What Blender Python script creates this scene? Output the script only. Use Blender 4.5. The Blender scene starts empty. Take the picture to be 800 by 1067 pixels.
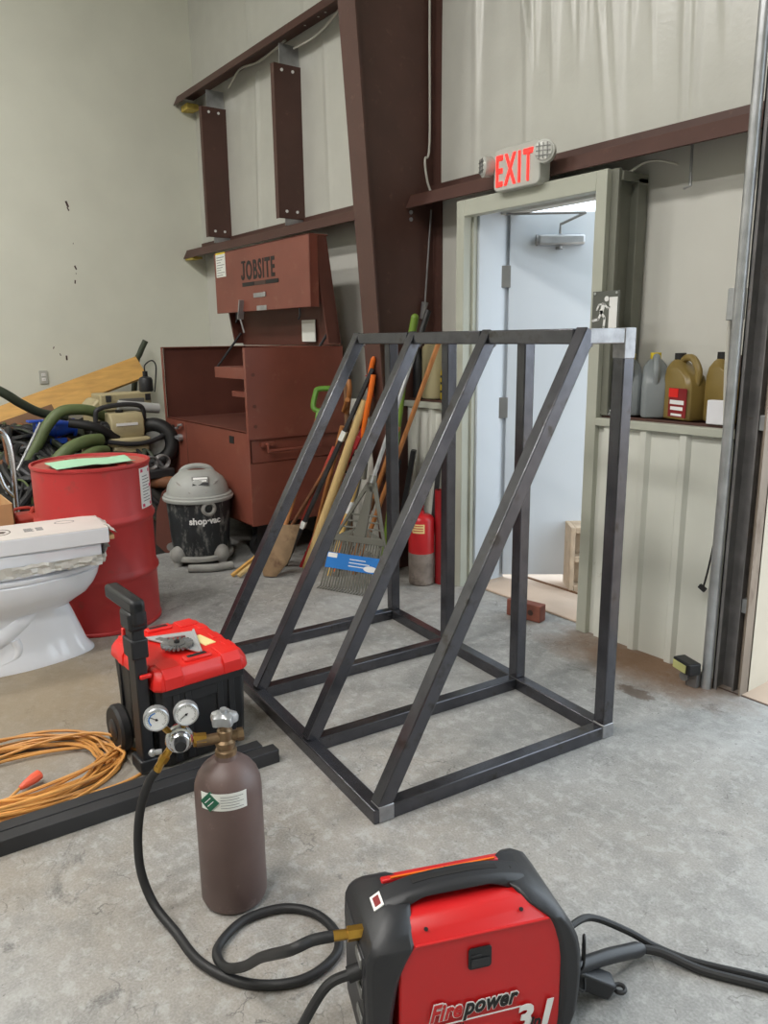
import bpy, bmesh, math, random
from mathutils import Vector as V, Matrix, Euler
R = math.radians
PI = math.pi
rnd = random.Random(11)
sc = bpy.context.scene
col = sc.collection

# ------------------------------------------------------------------ materials
def lin(c):
    c = c / 255.0
    return c / 12.92 if c <= .04045 else ((c + .055) / 1.055) ** 2.4
def rgb(c): return (lin(c[0]), lin(c[1]), lin(c[2]), 1)

def mat(name, c, rough=.5, metal=0, var=.12, scale=6, bump=0, bscale=60, dirt=None, damt=.5, dscale=5, spec=.5, coat=0, stretch=None):
    m = bpy.data.materials.new(name); m.use_nodes = True
    nt = m.node_tree; N = nt.nodes; L = nt.links
    b = N['Principled BSDF']
    b.inputs['Roughness'].default_value = rough
    b.inputs['Metallic'].default_value = metal
    b.inputs['Specular IOR Level'].default_value = spec
    if coat: b.inputs['Coat Weight'].default_value = coat
    tc = N.new('ShaderNodeTexCoord'); src = tc.outputs['Object']
    if stretch:
        mp = N.new('ShaderNodeMapping'); mp.inputs['Scale'].default_value = stretch
        L.new(src, mp.inputs['Vector']); src = mp.outputs['Vector']
    n = N.new('ShaderNodeTexNoise'); n.inputs['Scale'].default_value = scale; n.inputs['Detail'].default_value = 5
    L.new(src, n.inputs['Vector'])
    r = N.new('ShaderNodeValToRGB'); cr = r.color_ramp
    a = rgb(c)
    cr.elements[0].position = .3; cr.elements[1].position = .7
    cr.elements[0].color = tuple(max(0, x * (1 - var)) for x in a[:3]) + (1,)
    cr.elements[1].color = tuple(min(1, x * (1 + var)) for x in a[:3]) + (1,)
    L.new(n.outputs['Fac'], r.inputs['Fac'])
    out = r.outputs['Color']
    if dirt:
        n2 = N.new('ShaderNodeTexNoise'); n2.inputs['Scale'].default_value = dscale; n2.inputs['Detail'].default_value = 8; n2.inputs['Roughness'].default_value = .7
        L.new(src, n2.inputs['Vector'])
        r2 = N.new('ShaderNodeValToRGB'); r2.color_ramp.elements[0].position = .62 - damt * .3; r2.color_ramp.elements[1].position = .72 - damt * .2
        L.new(n2.outputs['Fac'], r2.inputs['Fac'])
        mx = N.new('ShaderNodeMix'); mx.data_type = 'RGBA'
        L.new(r2.outputs['Color'], mx.inputs['Factor']); L.new(out, mx.inputs['A']); mx.inputs['B'].default_value = rgb(dirt)
        out = mx.outputs['Result']
    L.new(out, b.inputs['Base Color'])
    if bump:
        n3 = N.new('ShaderNodeTexNoise'); n3.inputs['Scale'].default_value = bscale; n3.inputs['Detail'].default_value = 4
        L.new(src, n3.inputs['Vector'])
        bp = N.new('ShaderNodeBump'); bp.inputs['Strength'].default_value = bump; bp.inputs['Distance'].default_value = .004
        L.new(n3.outputs['Fac'], bp.inputs['Height']); L.new(bp.outputs['Normal'], b.inputs['Normal'])
    return m

def glow(name, c, s):
    m = bpy.data.materials.new(name); m.use_nodes = True
    b = m.node_tree.nodes['Principled BSDF']
    b.inputs['Base Color'].default_value = rgb(c)
    b.inputs['Emission Color'].default_value = rgb(c); b.inputs['Emission Strength'].default_value = s
    b.inputs['Roughness'].default_value = .4
    return m

def concrete():
    m = bpy.data.materials.new('concrete'); m.use_nodes = True
    nt = m.node_tree; N = nt.nodes; L = nt.links; b = N['Principled BSDF']
    tc = N.new('ShaderNodeTexCoord'); src = tc.outputs['Object']
    def noise(s, d, ro=.55, dist=0):
        n = N.new('ShaderNodeTexNoise'); n.inputs['Scale'].default_value = s; n.inputs['Detail'].default_value = d
        n.inputs['Roughness'].default_value = ro; n.inputs['Distortion'].default_value = dist
        L.new(src, n.inputs['Vector']); return n.outputs['Fac']
    def ramp(f, p0, p1, c0=(0, 0, 0, 1), c1=(1, 1, 1, 1)):
        r = N.new('ShaderNodeValToRGB'); r.color_ramp.elements[0].position = p0; r.color_ramp.elements[1].position = p1
        r.color_ramp.elements[0].color = c0; r.color_ramp.elements[1].color = c1
        L.new(f, r.inputs['Fac']); return r.outputs['Color']
    def mix(f, a, bb, bm='MIX'):
        x = N.new('ShaderNodeMix'); x.data_type = 'RGBA'; x.blend_type = bm
        if isinstance(f, float): x.inputs['Factor'].default_value = f
        else: L.new(f, x.inputs['Factor'])
        if isinstance(a, tuple): x.inputs['A'].default_value = a
        else: L.new(a, x.inputs['A'])
        if isinstance(bb, tuple): x.inputs['B'].default_value = bb
        else: L.new(bb, x.inputs['B'])
        return x.outputs['Result']
    def math_(op, a, bb=None):
        x = N.new('ShaderNodeMath'); x.operation = op
        for i, q in enumerate((a, bb)):
            if q is None: continue
            if isinstance(q, (int, float)): x.inputs[i].default_value = q
            else: L.new(q, x.inputs[i])
        return x.outputs[0]
    base = ramp(noise(1.3, 6, .6, .4), .3, .72, rgb((124, 124, 122)), rgb((162, 162, 160)))
    # dusty brownish drift, its own patches
    base = mix(math_('MULTIPLY', ramp(noise(.55, 3), .45, .7), .6), base, rgb((138, 124, 106)))
    # mid-scale mottling
    base = mix(math_('MULTIPLY', ramp(noise(9, 6, .7), .46, .64), .5), base, rgb((112, 112, 110)))
    base = mix(math_('MULTIPLY', ramp(noise(22, 5, .7), .5, .62), .45), base, rgb((176, 176, 174)))
    # dark oily smears
    base = mix(math_('MULTIPLY', ramp(noise(3.1, 9, .8, 1.2), .58, .66), .75), base, rgb((84, 83, 82)))
    # pits: small dark specks
    base = mix(math_('MULTIPLY', ramp(noise(48, 4, .75), .635, .68), .8), base, rgb((74, 73, 72)))
    # speckle
    base = mix(math_('MULTIPLY', ramp(noise(150, 3), .4, .62), .18), base, rgb((200, 200, 197)))
    # scuffs: flaked patches masked by a larger noise
    w = N.new('ShaderNodeTexVoronoi'); w.feature = 'DISTANCE_TO_EDGE'; w.inputs['Scale'].default_value = 7
    nv = N.new('ShaderNodeTexNoise'); nv.inputs['Scale'].default_value = 6; nv.inputs['Detail'].default_value = 6
    L.new(src, nv.inputs['Vector'])
    vm = N.new('ShaderNodeMix'); vm.data_type = 'RGBA'; vm.inputs['Factor'].default_value = .25
    L.new(src, vm.inputs['A']); L.new(nv.outputs['Color'], vm.inputs['B']); L.new(vm.outputs['Result'], w.inputs['Vector'])
    crack = math_('MULTIPLY', ramp(w.outputs['Distance'], .0, .016, (1, 1, 1, 1), (0, 0, 0, 1)), ramp(noise(2.3, 3), .53, .60))
    base = mix(math_('MULTIPLY', math_('MULTIPLY', crack, ramp(noise(11, 3), .42, .55)), .85), base, rgb((88, 86, 84)))
    # tan tint on the slab, strongest near the scrap and the toilet
    sp0 = N.new('ShaderNodeSeparateXYZ'); L.new(src, sp0.inputs[0])
    du = math_('MULTIPLY', math_('ADD', sp0.outputs[0], 3.25), .75); dv = math_('ADD', sp0.outputs[1], -.5)
    dd = math_('ADD', math_('SQRT', math_('ADD', math_('MULTIPLY', du, du), math_('MULTIPLY', dv, dv))), math_('MULTIPLY', math_('ADD', noise(1.6, 6, .65), -.5), 1.6))
    base = mix(math_('MULTIPLY', ramp(dd, .15, 1.1, (1, 1, 1, 1), (0, 0, 0, 1)), .72), base, rgb((136, 118, 88)))
    # rust run-off at the foot of the door track
    sep = N.new('ShaderNodeSeparateXYZ'); L.new(src, sep.inputs[0])
    dx = math_('MULTIPLY', math_('ADD', sep.outputs[0], 1.95), 1.5)
    dy = math_('MULTIPLY', math_('ADD', sep.outputs[1], -2.90), 3.0)
    d = math_('SQRT', math_('ADD', math_('MULTIPLY', dx, dx), math_('MULTIPLY', dy, dy)))
    d = math_('ADD', d, math_('MULTIPLY', math_('ADD', noise(5, 6, .7), -.5), 1.1))
    st = ramp(d, .25, .95, (1, 1, 1, 1), (0, 0, 0, 1))
    base = mix(math_('MULTIPLY', st, .85), base, rgb((118, 84, 52)))
    # patch of dried mud beside it
    dx = math_('ADD', sep.outputs[0], 1.79); dy = math_('MULTIPLY', math_('ADD', sep.outputs[1], -2.61), 2.5)
    d = math_('SQRT', math_('ADD', math_('MULTIPLY', dx, dx), math_('MULTIPLY', dy, dy)))
    d = math_('ADD', d, math_('MULTIPLY', math_('ADD', noise(14, 5, .7), -.5), .22))
    base = mix(math_('MULTIPLY', ramp(d, .08, .11, (1, 1, 1, 1), (0, 0, 0, 1)), .8), base, rgb((86, 70, 58)))
    L.new(base, b.inputs['Base Color'])
    rr = N.new('ShaderNodeMapRange'); L.new(noise(4, 4), rr.inputs[0]); rr.inputs[3].default_value = .5; rr.inputs[4].default_value = .8
    L.new(rr.outputs[0], b.inputs['Roughness'])
    bp = N.new('ShaderNodeBump'); bp.inputs['Strength'].default_value = .35; bp.inputs['Distance'].default_value = .004
    L.new(noise(45, 6, .7), bp.inputs['Height']); L.new(bp.outputs['Normal'], b.inputs['Normal'])
    return m

MT = {}
def defm(k, *a, **kw): MT[k] = mat(k, *a, **kw)
MT['concrete'] = concrete()
defm('wall_paint', (224, 225, 212), .75, var=.035, scale=2.5, bump=.08, bscale=150)
defm('liner', (205, 204, 196), .5, var=.04, scale=2)
defm('vinyl', (196, 196, 188), .28, var=.04, scale=5, bump=.25, bscale=45, spec=.6)
defm('wainscot', (206, 207, 198), .45, var=.05, scale=3, dirt=(150, 135, 115), damt=-.05, dscale=4)
defm('trim_paint', (176, 178, 165), .5, var=.04)
defm('jamb_grey', (112, 113, 102), .5, var=.08)
defm('door_paint', (197, 204, 211), .45, var=.02, scale=2)
defm('red_iron', (82, 55, 48), .5, var=.12, scale=5, dirt=(98, 70, 60), damt=.1, dscale=12)
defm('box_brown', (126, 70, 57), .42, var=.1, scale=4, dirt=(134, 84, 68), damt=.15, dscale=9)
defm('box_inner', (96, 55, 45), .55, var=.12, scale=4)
defm('steel', (88, 88, 93), .26, metal=.8, var=.22, scale=14, dirt=(70, 67, 66), damt=.25, dscale=14, bump=.05)
defm('bare_weld', (150, 150, 152), .42, metal=.7, var=.2, scale=30)
defm('galv', (172, 174, 176), .36, metal=.6, var=.18, scale=14)
defm('galv_dark', (120, 118, 118), .45, metal=.3, var=.25, scale=10, dirt=(100, 80, 66), damt=.15)
defm('rusty_angle', (140, 128, 116), .6, metal=.3, var=.2, scale=7, dirt=(98, 78, 64), damt=.3, stretch=(1, 1, .3))
defm('chrome', (200, 202, 205), .18, metal=1, var=.05)
defm('brass', (192, 150, 70), .3, metal=.9, var=.15, scale=20)
defm('old_brass', (126, 104, 78), .42, metal=.7, var=.25, scale=25)
defm('grey_metal', (128, 128, 126), .45, metal=.5, var=.15)
defm('black_plastic', (27, 28, 31), .45, var=.15, scale=12, bump=.05, bscale=200)
defm('charcoal', (38, 39, 42), .42, var=.1, scale=12, bump=.08, bscale=300)
defm('black_rubber', (30, 30, 31), .55, var=.2, scale=15)
defm('black_steel', (52, 52, 54), .5, metal=.3, var=.2)
defm('tool_red', (222, 36, 30), .38, var=.06, scale=5, coat=.1)
defm('weld_red', (200, 30, 32), .38, var=.04, scale=5, coat=.15)
defm('drum_red', (176, 48, 48), .42, var=.08, scale=4, dirt=(150, 62, 56), damt=.1, dscale=8)
defm('drum_top', (172, 78, 66), .55, var=.15, scale=6, dirt=(150, 104, 84), damt=.3, dscale=6)
defm('faded_red', (172, 62, 50), .5, var=.12)
defm('ext_red', (190, 34, 40), .35, var=.06)
defm('ext_worn', (150, 138, 130), .5, metal=.4, var=.25, scale=14, dirt=(102, 92, 86), damt=.3)
defm('tube_red', (150, 28, 34), .4, var=.1)
defm('porcelain', (228, 230, 236), .12, var=.015, spec=.6)
defm('carton_white', (222, 222, 226), .6, var=.03)
defm('carton_top', (205, 198, 192), .6, var=.05)
defm('cardboard', (196, 158, 114), .8, var=.08)
defm('plastic_wrap', (214, 212, 206), .15, var=.08, scale=20, bump=.8, bscale=40)
defm('cyl_brown', (98, 80, 76), .45, var=.12, scale=8, dirt=(128, 108, 102), damt=.05, dscale=20)
defm('paper', (226, 228, 222), .6, var=.02)
defm('label_white', (232, 232, 230), .5, var=.02)
defm('ink', (28, 27, 27), .6, var=.05)
defm('ink_brown', (70, 52, 46), .6, var=.1)
defm('ink_grey', (120, 122, 124), .6, var=.1)
defm('green_label', (20, 92, 66), .5, var=.05)
defm('pink_label', (206, 60, 100), .5, var=.05)
defm('blue_label', (44, 122, 200), .45, var=.04)
defm('yellow', (226, 200, 50), .45, var=.08)
defm('cream_sticker', (236, 214, 150), .5, var=.03)
defm('orange', (232, 112, 30), .42, var=.08)
defm('cord_orange', (200, 142, 74), .5, var=.25, scale=7)
defm('plug_orange', (224, 92, 62), .45, var=.05)
defm('mint', (168, 214, 180), .55, var=.05)
defm('vac_grey', (158, 160, 156), .5, var=.06, scale=10)
defm('vac_black', (38, 41, 44), .55, var=.3, scale=18, dirt=(132, 132, 128), damt=.34, dscale=16, stretch=(1, 1, .4))
defm('dusty_grey', (150, 149, 144), .7, var=.15, scale=16)
defm('pine', (206, 160, 88), .55, var=.14, scale=5, stretch=(6, .7, 6))
defm('pine_light', (214, 180, 110), .55, var=.1, scale=5, stretch=(6, .7, 6))
defm('handle_tan', (200, 172, 118), .5, var=.12, scale=6, stretch=(8, 8, 1))
defm('handle_brown', (170, 112, 62), .5, var=.15, scale=6, stretch=(8, 8, 1))
defm('old_wood', (118, 86, 60), .7, var=.25, scale=6)
defm('green_plastic', (92, 138, 48), .4, var=.06)
defm('hose_green_bright', (104, 132, 44), .45, var=.1)
defm('hose_green', (92, 106, 66), .55, var=.12, scale=8)
defm('hose_dark', (62, 70, 56), .55, var=.15)
defm('blue_paint', (30, 72, 176), .4, var=.1)
defm('beige', (176, 164, 128), .5, var=.08, scale=8, dirt=(130, 118, 92), damt=.2)
defm('pvc_grey', (176, 178, 176), .4, var=.05)
defm('rust', (112, 72, 46), .75, var=.3, scale=9, dirt=(160, 96, 48), damt=.35)
defm('spade_worn', (132, 108, 80), .6, metal=.2, var=.25, scale=9, dirt=(96, 70, 50), damt=.2)
defm('sensor_label', (190, 190, 128), .5, var=.1)
defm('alu', (186, 187, 188), .45, metal=.25, var=.06)
defm('dark_heap', (44, 42, 38), .85, var=.4, scale=9, bump=1.0, bscale=18)
defm('grey_jug', (128, 134, 136), .38, var=.06)
defm('gold_jug', (132, 112, 62), .35, var=.1)
defm('dark_red_label', (128, 30, 34), .45, var=.1)
defm('amber', (186, 176, 138), .5, var=.05)
defm('brick_red', (128, 76, 62), .8, var=.18, scale=20, bump=.4, bscale=80)
defm('block', (178, 160, 138), .9, var=.12, scale=20, bump=.6, bscale=120)
defm('sign_grey', (92, 94, 88), .5, var=.04)
defm('rake_grey', (102, 102, 94), .45, var=.05)
defm('fixture', (186, 187, 180), .4, var=.03)
defm('lens', (205, 205, 200), .15, var=.05)
defm('cable_white', (190, 188, 178), .5, var=.05)
defm('ext_ground', (186, 166, 148), .85, var=.08, scale=4, bump=.2)
defm('foam', (190, 168, 84), .8, var=.25, scale=25, bump=.8)
defm('panel_out', (200, 192, 176), .5, var=.03)
MT['exit_red'] = glow('exit_red', (255, 46, 40), 1.0)
MT['lamp'] = glow('lamp', (255, 250, 240), 6)  # glowing diffuser of the added fill lamps

# ------------------------------------------------------------------ mesh builder
def frame(o, x, y):
    x = V(x).normalized(); y = V(y); z = x.cross(y).normalized(); y = z.cross(x)
    M = Matrix((x, y, z)).transposed().to_4x4(); M.translation = V(o); return M
def rot_z(a, o=(0, 0, 0)): return Matrix.Translation(V(o)) @ Matrix.Rotation(a, 4, 'Z')
def cr(pts, n=8, closed=False):
    P = [V(p) for p in pts]; out = []; m = len(P)
    rng = range(m) if closed else range(m - 1)
    for i in rng:
        if closed: p0, p1, p2, p3 = P[i - 1], P[i], P[(i + 1) % m], P[(i + 2) % m]
        else: p0, p1, p2, p3 = P[max(i - 1, 0)], P[i], P[i + 1], P[min(i + 2, m - 1)]
        for k in range(n):
            t = k / n
            out.append(.5 * ((2 * p1) + (p2 - p0) * t + (2 * p0 - 5 * p1 + 4 * p2 - p3) * t * t + (3 * p1 - p0 - 3 * p2 + p3) * t ** 3))
    if not closed: out.append(P[-1])
    return out

class MB:
    def __init__(s, M=None): s.bm = bmesh.new(); s.M = M or Matrix()
    def v(s, p): return s.bm.verts.new(s.M @ V(p))
    def f(s, vs):
        try: return s.bm.faces.new(vs)
        except ValueError: return None
    def box(s, c, size, rot=None, M=None):
        hx, hy, hz = (q / 2 for q in size)
        T = Matrix.Translation(V(c)) @ (Euler(rot).to_matrix().to_4x4() if rot else Matrix())
        if M: T = M @ T
        vs = [s.v(T @ V((x * hx, y * hy, z * hz))) for x in (-1, 1) for y in (-1, 1) for z in (-1, 1)]
        for q in ((0, 1, 3, 2), (4, 6, 7, 5), (0, 4, 5, 1), (2, 3, 7, 6), (0, 2, 6, 4), (1, 5, 7, 3)): s.f([vs[i] for i in q])
        return s
    def b6(s, x0, x1, y0, y1, z0, z1): return s.box(((x0 + x1) / 2, (y0 + y1) / 2, (z0 + z1) / 2), (x1 - x0, y1 - y0, z1 - z0))
    def bar(s, p0, p1, w, h, up=(0, 0, 1)):
        p0, p1 = V(p0), V(p1); d = (p1 - p0); L = d.length; d.normalize(); up = V(up)
        if abs(d.dot(up)) > .999: up = V((0, 1, 0))
        x = d.cross(up).normalized(); z = x.cross(d)
        M = Matrix((x, d, z)).transposed().to_4x4(); M.translation = (p0 + p1) / 2
        return s.box((0, 0, 0), (w, L, h), M=M)
    def loft(s, rings, cap=True, closed=False):
        rs = [[s.v(p) for p in r] for r in rings]; n = len(rs[0])
        pairs = list(zip(rs, rs[1:])) + ([(rs[-1], rs[0])] if closed else [])
        for a, b in pairs:
            for i in range(n): s.f([a[i], a[(i + 1) % n], b[(i + 1) % n], b[i]])
        if cap and not closed: s.f(rs[0][::-1]); s.f(rs[-1])
        return s
    def tube(s, pts, r, seg=10, closed=False, cap=True):
        P = [V(p) for p in pts]; n = len(P); rings = []
        t0 = (P[1] - P[0]).normalized(); a = V((0, 0, 1)) if abs(t0.z) < .9 else V((1, 0, 0))
        nx = t0.cross(a).normalized()
        for i in range(n):
            if closed: t = (P[(i + 1) % n] - P[i - 1]).normalized()
            else: t = (P[min(i + 1, n - 1)] - P[max(i - 1, 0)]).normalized()
            nx = (nx - t * nx.dot(t)).normalized(); ny = t.cross(nx)
            rr = r[i] if isinstance(r, (list, tuple)) else r
            rings.append([P[i] + (nx * math.cos(2 * PI * k / seg) + ny * math.sin(2 * PI * k / seg)) * rr for k in range(seg)])
        return s.loft(rings, cap, closed)
    def lathe(s, prof, seg=32, M=None):
        M = M or Matrix(); rings = []
        for r, z in prof: rings.append([M @ V((max(r, 1e-5) * math.cos(2 * PI * k / seg), max(r, 1e-5) * math.sin(2 * PI * k / seg), z)) for k in range(seg)])
        return s.loft(rings, True)
    def ring(s, prof, seg=28, M=None):
        M = M or Matrix()
        return s.loft([[M @ V((r * math.cos(2 * PI * k / seg), r * math.sin(2 * PI * k / seg), z)) for k in range(seg)] for r, z in prof], False, True)
    def cyl(s, p0, p1, r, seg=20, r1=None):
        p0, p1 = V(p0), V(p1); d = p1 - p0; a = V((0, 0, 1)) if abs(d.normalized().z) < .9 else V((1, 0, 0))
        x = d.cross(a).normalized(); y = d.normalized().cross(x)
        r1 = r if r1 is None else r1
        return s.loft([[q + (x * math.cos(2 * PI * k / seg) + y * math.sin(2 * PI * k / seg)) * rr for k in range(seg)] for q, rr in ((p0, r), (p1, r1))])
    def prism(s, poly, t, M=None):
        M = M or Matrix()
        return s.loft([[M @ V((x, y, z)) for x, y in poly] for z in (0, t)])
    def ell(s, c, rad, seg=20, rings=12, M=None):
        M = M or Matrix(); c = V(c); rs = []
        for i in range(rings + 1):
            a = -PI / 2 + PI * i / rings; q = max(math.cos(a), 1e-4)
            rs.append([M @ (c + V((rad[0] * q * math.cos(2 * PI * k / seg), rad[1] * q * math.sin(2 * PI * k / seg), rad[2] * math.sin(a)))) for k in range(seg)])
        return s.loft(rs)
    def torus(s, c, R_, r, M=None, seg=32, sub=8):
        M = M or Matrix(); c = V(c)
        return s.tube([M @ (c + V((R_ * math.cos(2 * PI * k / seg), R_ * math.sin(2 * PI * k / seg), 0))) for k in range(seg)], r, sub, closed=True)
    def patch(s, r, a0, a1, z0, z1, th=.002, n=12, tilt=0):
        rings = []
        for i in range(n + 1):
            a = a0 + (a1 - a0) * i / n; dz = tilt * (i / n - .5); c, q = math.cos(a), math.sin(a)
            rings.append([V((rr * c, rr * q, z + dz)) for rr, z in ((r, z0), (r + th, z0), (r + th, z1), (r, z1))])
        return s.loft(rings)
    def build(s, name, m, parent=None, bevel=0, ang=35, subd=0, jitter=0):
        bm = s.bm
        if not bevel: bmesh.ops.remove_doubles(bm, verts=bm.verts, dist=1e-5)
        bmesh.ops.recalc_face_normals(bm, faces=bm.faces)
        if jitter:
            for v in bm.verts: v.co += V((rnd.uniform(-1, 1), rnd.uniform(-1, 1), rnd.uniform(-1, 1))) * jitter
        for f in bm.faces: f.smooth = True
        for e in bm.edges:
            if len(e.link_faces) != 2 or e.calc_face_angle(0) > R(ang): e.smooth = False
        me = bpy.data.meshes.new(name); bm.to_mesh(me); bm.free()
        o = bpy.data.objects.new(name, me); col.objects.link(o)
        me.materials.append(MT[m] if isinstance(m, str) else m)
        if bevel:
            b = o.modifiers.new('bevel', 'BEVEL'); b.width = bevel; b.segments = 2; b.limit_method = 'ANGLE'; b.angle_limit = R(40)
            b.harden_normals = False
        if subd:
            q = o.modifiers.new('sub', 'SUBSURF'); q.levels = subd; q.render_levels = subd
        if parent: o.parent = parent
        return o

def thing(name, label, cat, loc=(0, 0, 0), rz=0, group=None, M=None):
    o = bpy.data.objects.new(name, None); col.objects.link(o); o.empty_display_size = .1
    if M is not None: o.matrix_world = M
    else: o.location = loc; o.rotation_euler = (0, 0, rz)
    return tag(o, label, cat, group)
def tag(o, label, cat, group=None, kind='thing'):
    o['label'] = label; o['category'] = cat; o['kind'] = kind
    if group: o['group'] = group
    return o
def struct(o, label=None):
    o['kind'] = 'structure'
    if label: o['label'] = label
    return o
def lab(o, s): o['label'] = s; return o
def copy_tree(o, parent=None):
    c = o.copy(); col.objects.link(c)
    if parent: c.parent = parent
    for ch in list(o.children): copy_tree(ch, c)
    return c
def text(name, body, m, parent, M, size, ext=.001, shear=0, bold=0, sx=1, bend=None, align='CENTER', space=1):
    cu = bpy.data.curves.new(name, 'FONT'); cu.body = body; cu.size = size; cu.extrude = ext; cu.shear = shear; cu.offset = bold
    cu.align_x = align; cu.space_character = space; cu.resolution_u = 3
    t = bpy.data.objects.new(name + '_tmp', cu); col.objects.link(t)
    dg = bpy.context.evaluated_depsgraph_get()
    me = bpy.data.meshes.new_from_object(t.evaluated_get(dg))
    bpy.data.objects.remove(t); bpy.data.curves.remove(cu)
    for v in me.vertices:
        p = V((v.co.x * sx, v.co.y, v.co.z))
        if bend:
            r, a0 = bend; a = a0 + p.x / r
            v.co = V(((r + p.z) * math.cos(a), (r + p.z) * math.sin(a), p.y)); v.co = M @ v.co
        else: v.co = M @ p
    me.name = name; me.materials.clear(); me.materials.append(MT[m])
    o = bpy.data.objects.new(name, me); col.objects.link(o)
    if parent: o.parent = parent
    return o

# ------------------------------------------------------------------ room shell
YW, YF = 3.22, 3.0          # outer sheet, inner line of the girts / wainscot
XL, XR, YB, ZC = -7.24, 5.0, -12.0, 5.6
DX0, DX1, DZ = -3.346, -2.345, 2.19      # door frame outside
OX0, OX1, OZ = -1.50, 2.3, 3.9           # overhead door opening
struct(MB().b6(XL - .15, XR + .15, YB - .15, 3.30, -.2, 0).build('floor', 'concrete'))
struct(MB().b6(-16, 16, 3.30, 22, -.2, -.015).build('ground', 'ext_ground'))
struct(MB().b6(XL - .15, XR + .15, YB - .15, YW + .1, ZC, ZC + .15).build('ceiling', 'liner'))
struct(MB().b6(XL - .15, XL, YB, YW, 0, ZC).build('wall_left', 'wall_paint'))
struct(MB().b6(XR, XR + .15, YB, YW, 0, ZC).build('wall_right', 'wall_paint'))
struct(MB().b6(XL - .15, XR + .15, YB - .15, YB, 0, ZC).build('wall_front', 'wall_paint'))
w = MB()
w.b6(XL - .15, DX0 + .06, YW, YW + .08, 0, ZC).b6(DX0 + .06, DX1 - .06, YW, YW + .08, DZ - .06, ZC)
w.b6(DX1 - .06, OX0, YW, YW + .08, 0, ZC).b6(OX0, OX1, YW, YW + .08, OZ, ZC).b6(OX1, XR + .15, YW, YW + .08, 0, ZC)
struct(w.build('wall_back', 'liner'))

# vinyl-faced insulation above the girt, wrinkled towards the top
def insul(name, x0, x1, z0, z1, folds, amp):
    nx, nz = int((x1 - x0) / .009), int((z1 - z0) / .05)
    bm = MB(); g = []
    for j in range(nz + 1):
        z = z0 + (z1 - z0) * j / nz; row = []
        for i in range(nx + 1):
            x = x0 + (x1 - x0) * i / nx; y = YW - .02; u = j / nz
            for (fx, lean, wd, am, st) in folds:
                c = fx + lean * (1 - u)
                k = max(0, (u - st) / (1 - st))
                y -= am * k * math.exp(-((x - c) / wd) ** 2)
            y -= .003 * math.sin(x * 5 + z * 1.3) + amp * .004 * math.sin(x * 31 - z * 3) * u
            row.append(bm.v((x, min(y, YW - .004), z)))
        g.append(row)
    for j in range(nz):
        for i in range(nx): bm.f([g[j][i], g[j][i + 1], g[j + 1][i + 1], g[j + 1][i]])
    return struct(bm.build(name, 'vinyl', ang=80))
F = []
for i in range(34):
    fx = rnd.uniform(-3.2, -2.05); F.append((fx, rnd.uniform(.02, .2), rnd.uniform(.008, .017), rnd.uniform(.018, .04), rnd.uniform(.12, .6)))
F += [(-2.62, .16, .02, .035, -.2), (-2.72, .2, .02, .03, -.3), (-2.2, .06, .018, .03, -.3), (-2.14, .05, .016, .028, -.25), (-3.45, .0, .03, .02, -.5), (-3.1, .05, .02, .02, -.4)]
insul('wall_insulation', -3.745, -1.5, 2.30, 3.75, F, 1.0)
insul('wall_insulation.001', XL, -3.915, 3.63, 5.0, [(-6.2, .1, .03, .015, -.4), (-5.3, .05, .03, .018, -.4), (-4.9, .05, .03, .015, -.3)], .6)
insul('wall_insulation.002', XL, -3.915, 2.30, 3.54, [(-6.0, -.08, .03, .02, -.6), (-5.0, .03, .03, .012, -.4), (-4.4, .05, .03, .012, -.4)], .5)

# wainscot panels (ribbed liner sheet) and their caps
def ribbed(name, x0, x1, z0, z1, pitch=.2):
    pts = []; x = x0; step = [(0, 0), (.03, 0), (.045, .02), (.075, .02), (.09, 0)]
    while x < x1:
        for dx, dy in step:
            if x + dx < x1: pts.append((x + dx, YF - dy))
        x += pitch
    pts.append((x1, YF))
    b = MB(); b.loft([[(px, py, z0) for px, py in pts] + [(x1, YF + .03, z0), (x0, YF + .03, z0)], [(px, py, z1) for px, py in pts] + [(x1, YF + .03, z1), (x0, YF + .03, z1)]])
    return struct(b.build(name, 'wainscot', ang=20))
ribbed('wall_wainscot', DX1, -1.62, 0, 1.06)
ribbed('wall_wainscot.001', XL, DX0, 0, 1.06)
struct(MB().b6(DX1, -1.62, YF - .032, YF + .01, 1.052, 1.088).build('trim_2', 'trim_paint', bevel=.003))
struct(MB().b6(-3.83, DX0, YF - .032, YF + .01, 1.052, 1.088).build('trim_3', 'trim_paint', bevel=.003))

# door frame (trim_1): face flanges, stops, reveals
t = MB()
zi = 2.105
t.b6(DX0, DX0 + .06, YF - .03, YF + .03, 0, DZ).b6(DX1 - .06, DX1, YF - .03, YF + .03, 0, DZ).b6(DX0 + .06, DX1 - .06, YF - .03, YF + .03, zi, DZ)
t.b6(DX0 + .0, DX0 + .075, YF + .03, YF + .06, 0, DZ - .01)
t.b6(DX1 - .075, DX1, YF + .03, YF + .06, 0, DZ - .01)
struct(t.build('trim_1', 'trim_paint', bevel=.003), 'painted steel frame of the open exit door')
t = MB()
t.b6(DX0, DX0 + .09, YF + .06, 3.30, 0, 2.16).b6(DX1 - .06, DX1, YF + .06, 3.30, 0, 2.16).b6(DX0 + .06, DX1 - .06, YF + .03, 3.30, 2.145, 2.19)
struct(t.build('trim_4', 'door_paint', bevel=.002))
# grey channel beside the frame standing on the ledge
t = MB()
t.b6(DX1, DX1 + .012, YF + .03, YW, 1.10, 2.19).b6(DX1, DX1 + .05, YF + .13, YW - .02, 1.10, 2.16).b6(DX1, DX1 + .04, YF + .0, YF + .02, 1.10, 2.19)
t.b6(DX1, DX1 + .05, YF + .02, YW - .02, 2.14, 2.18)
struct(t.build('trim_5', 'jamb_grey', bevel=.002))

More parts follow.
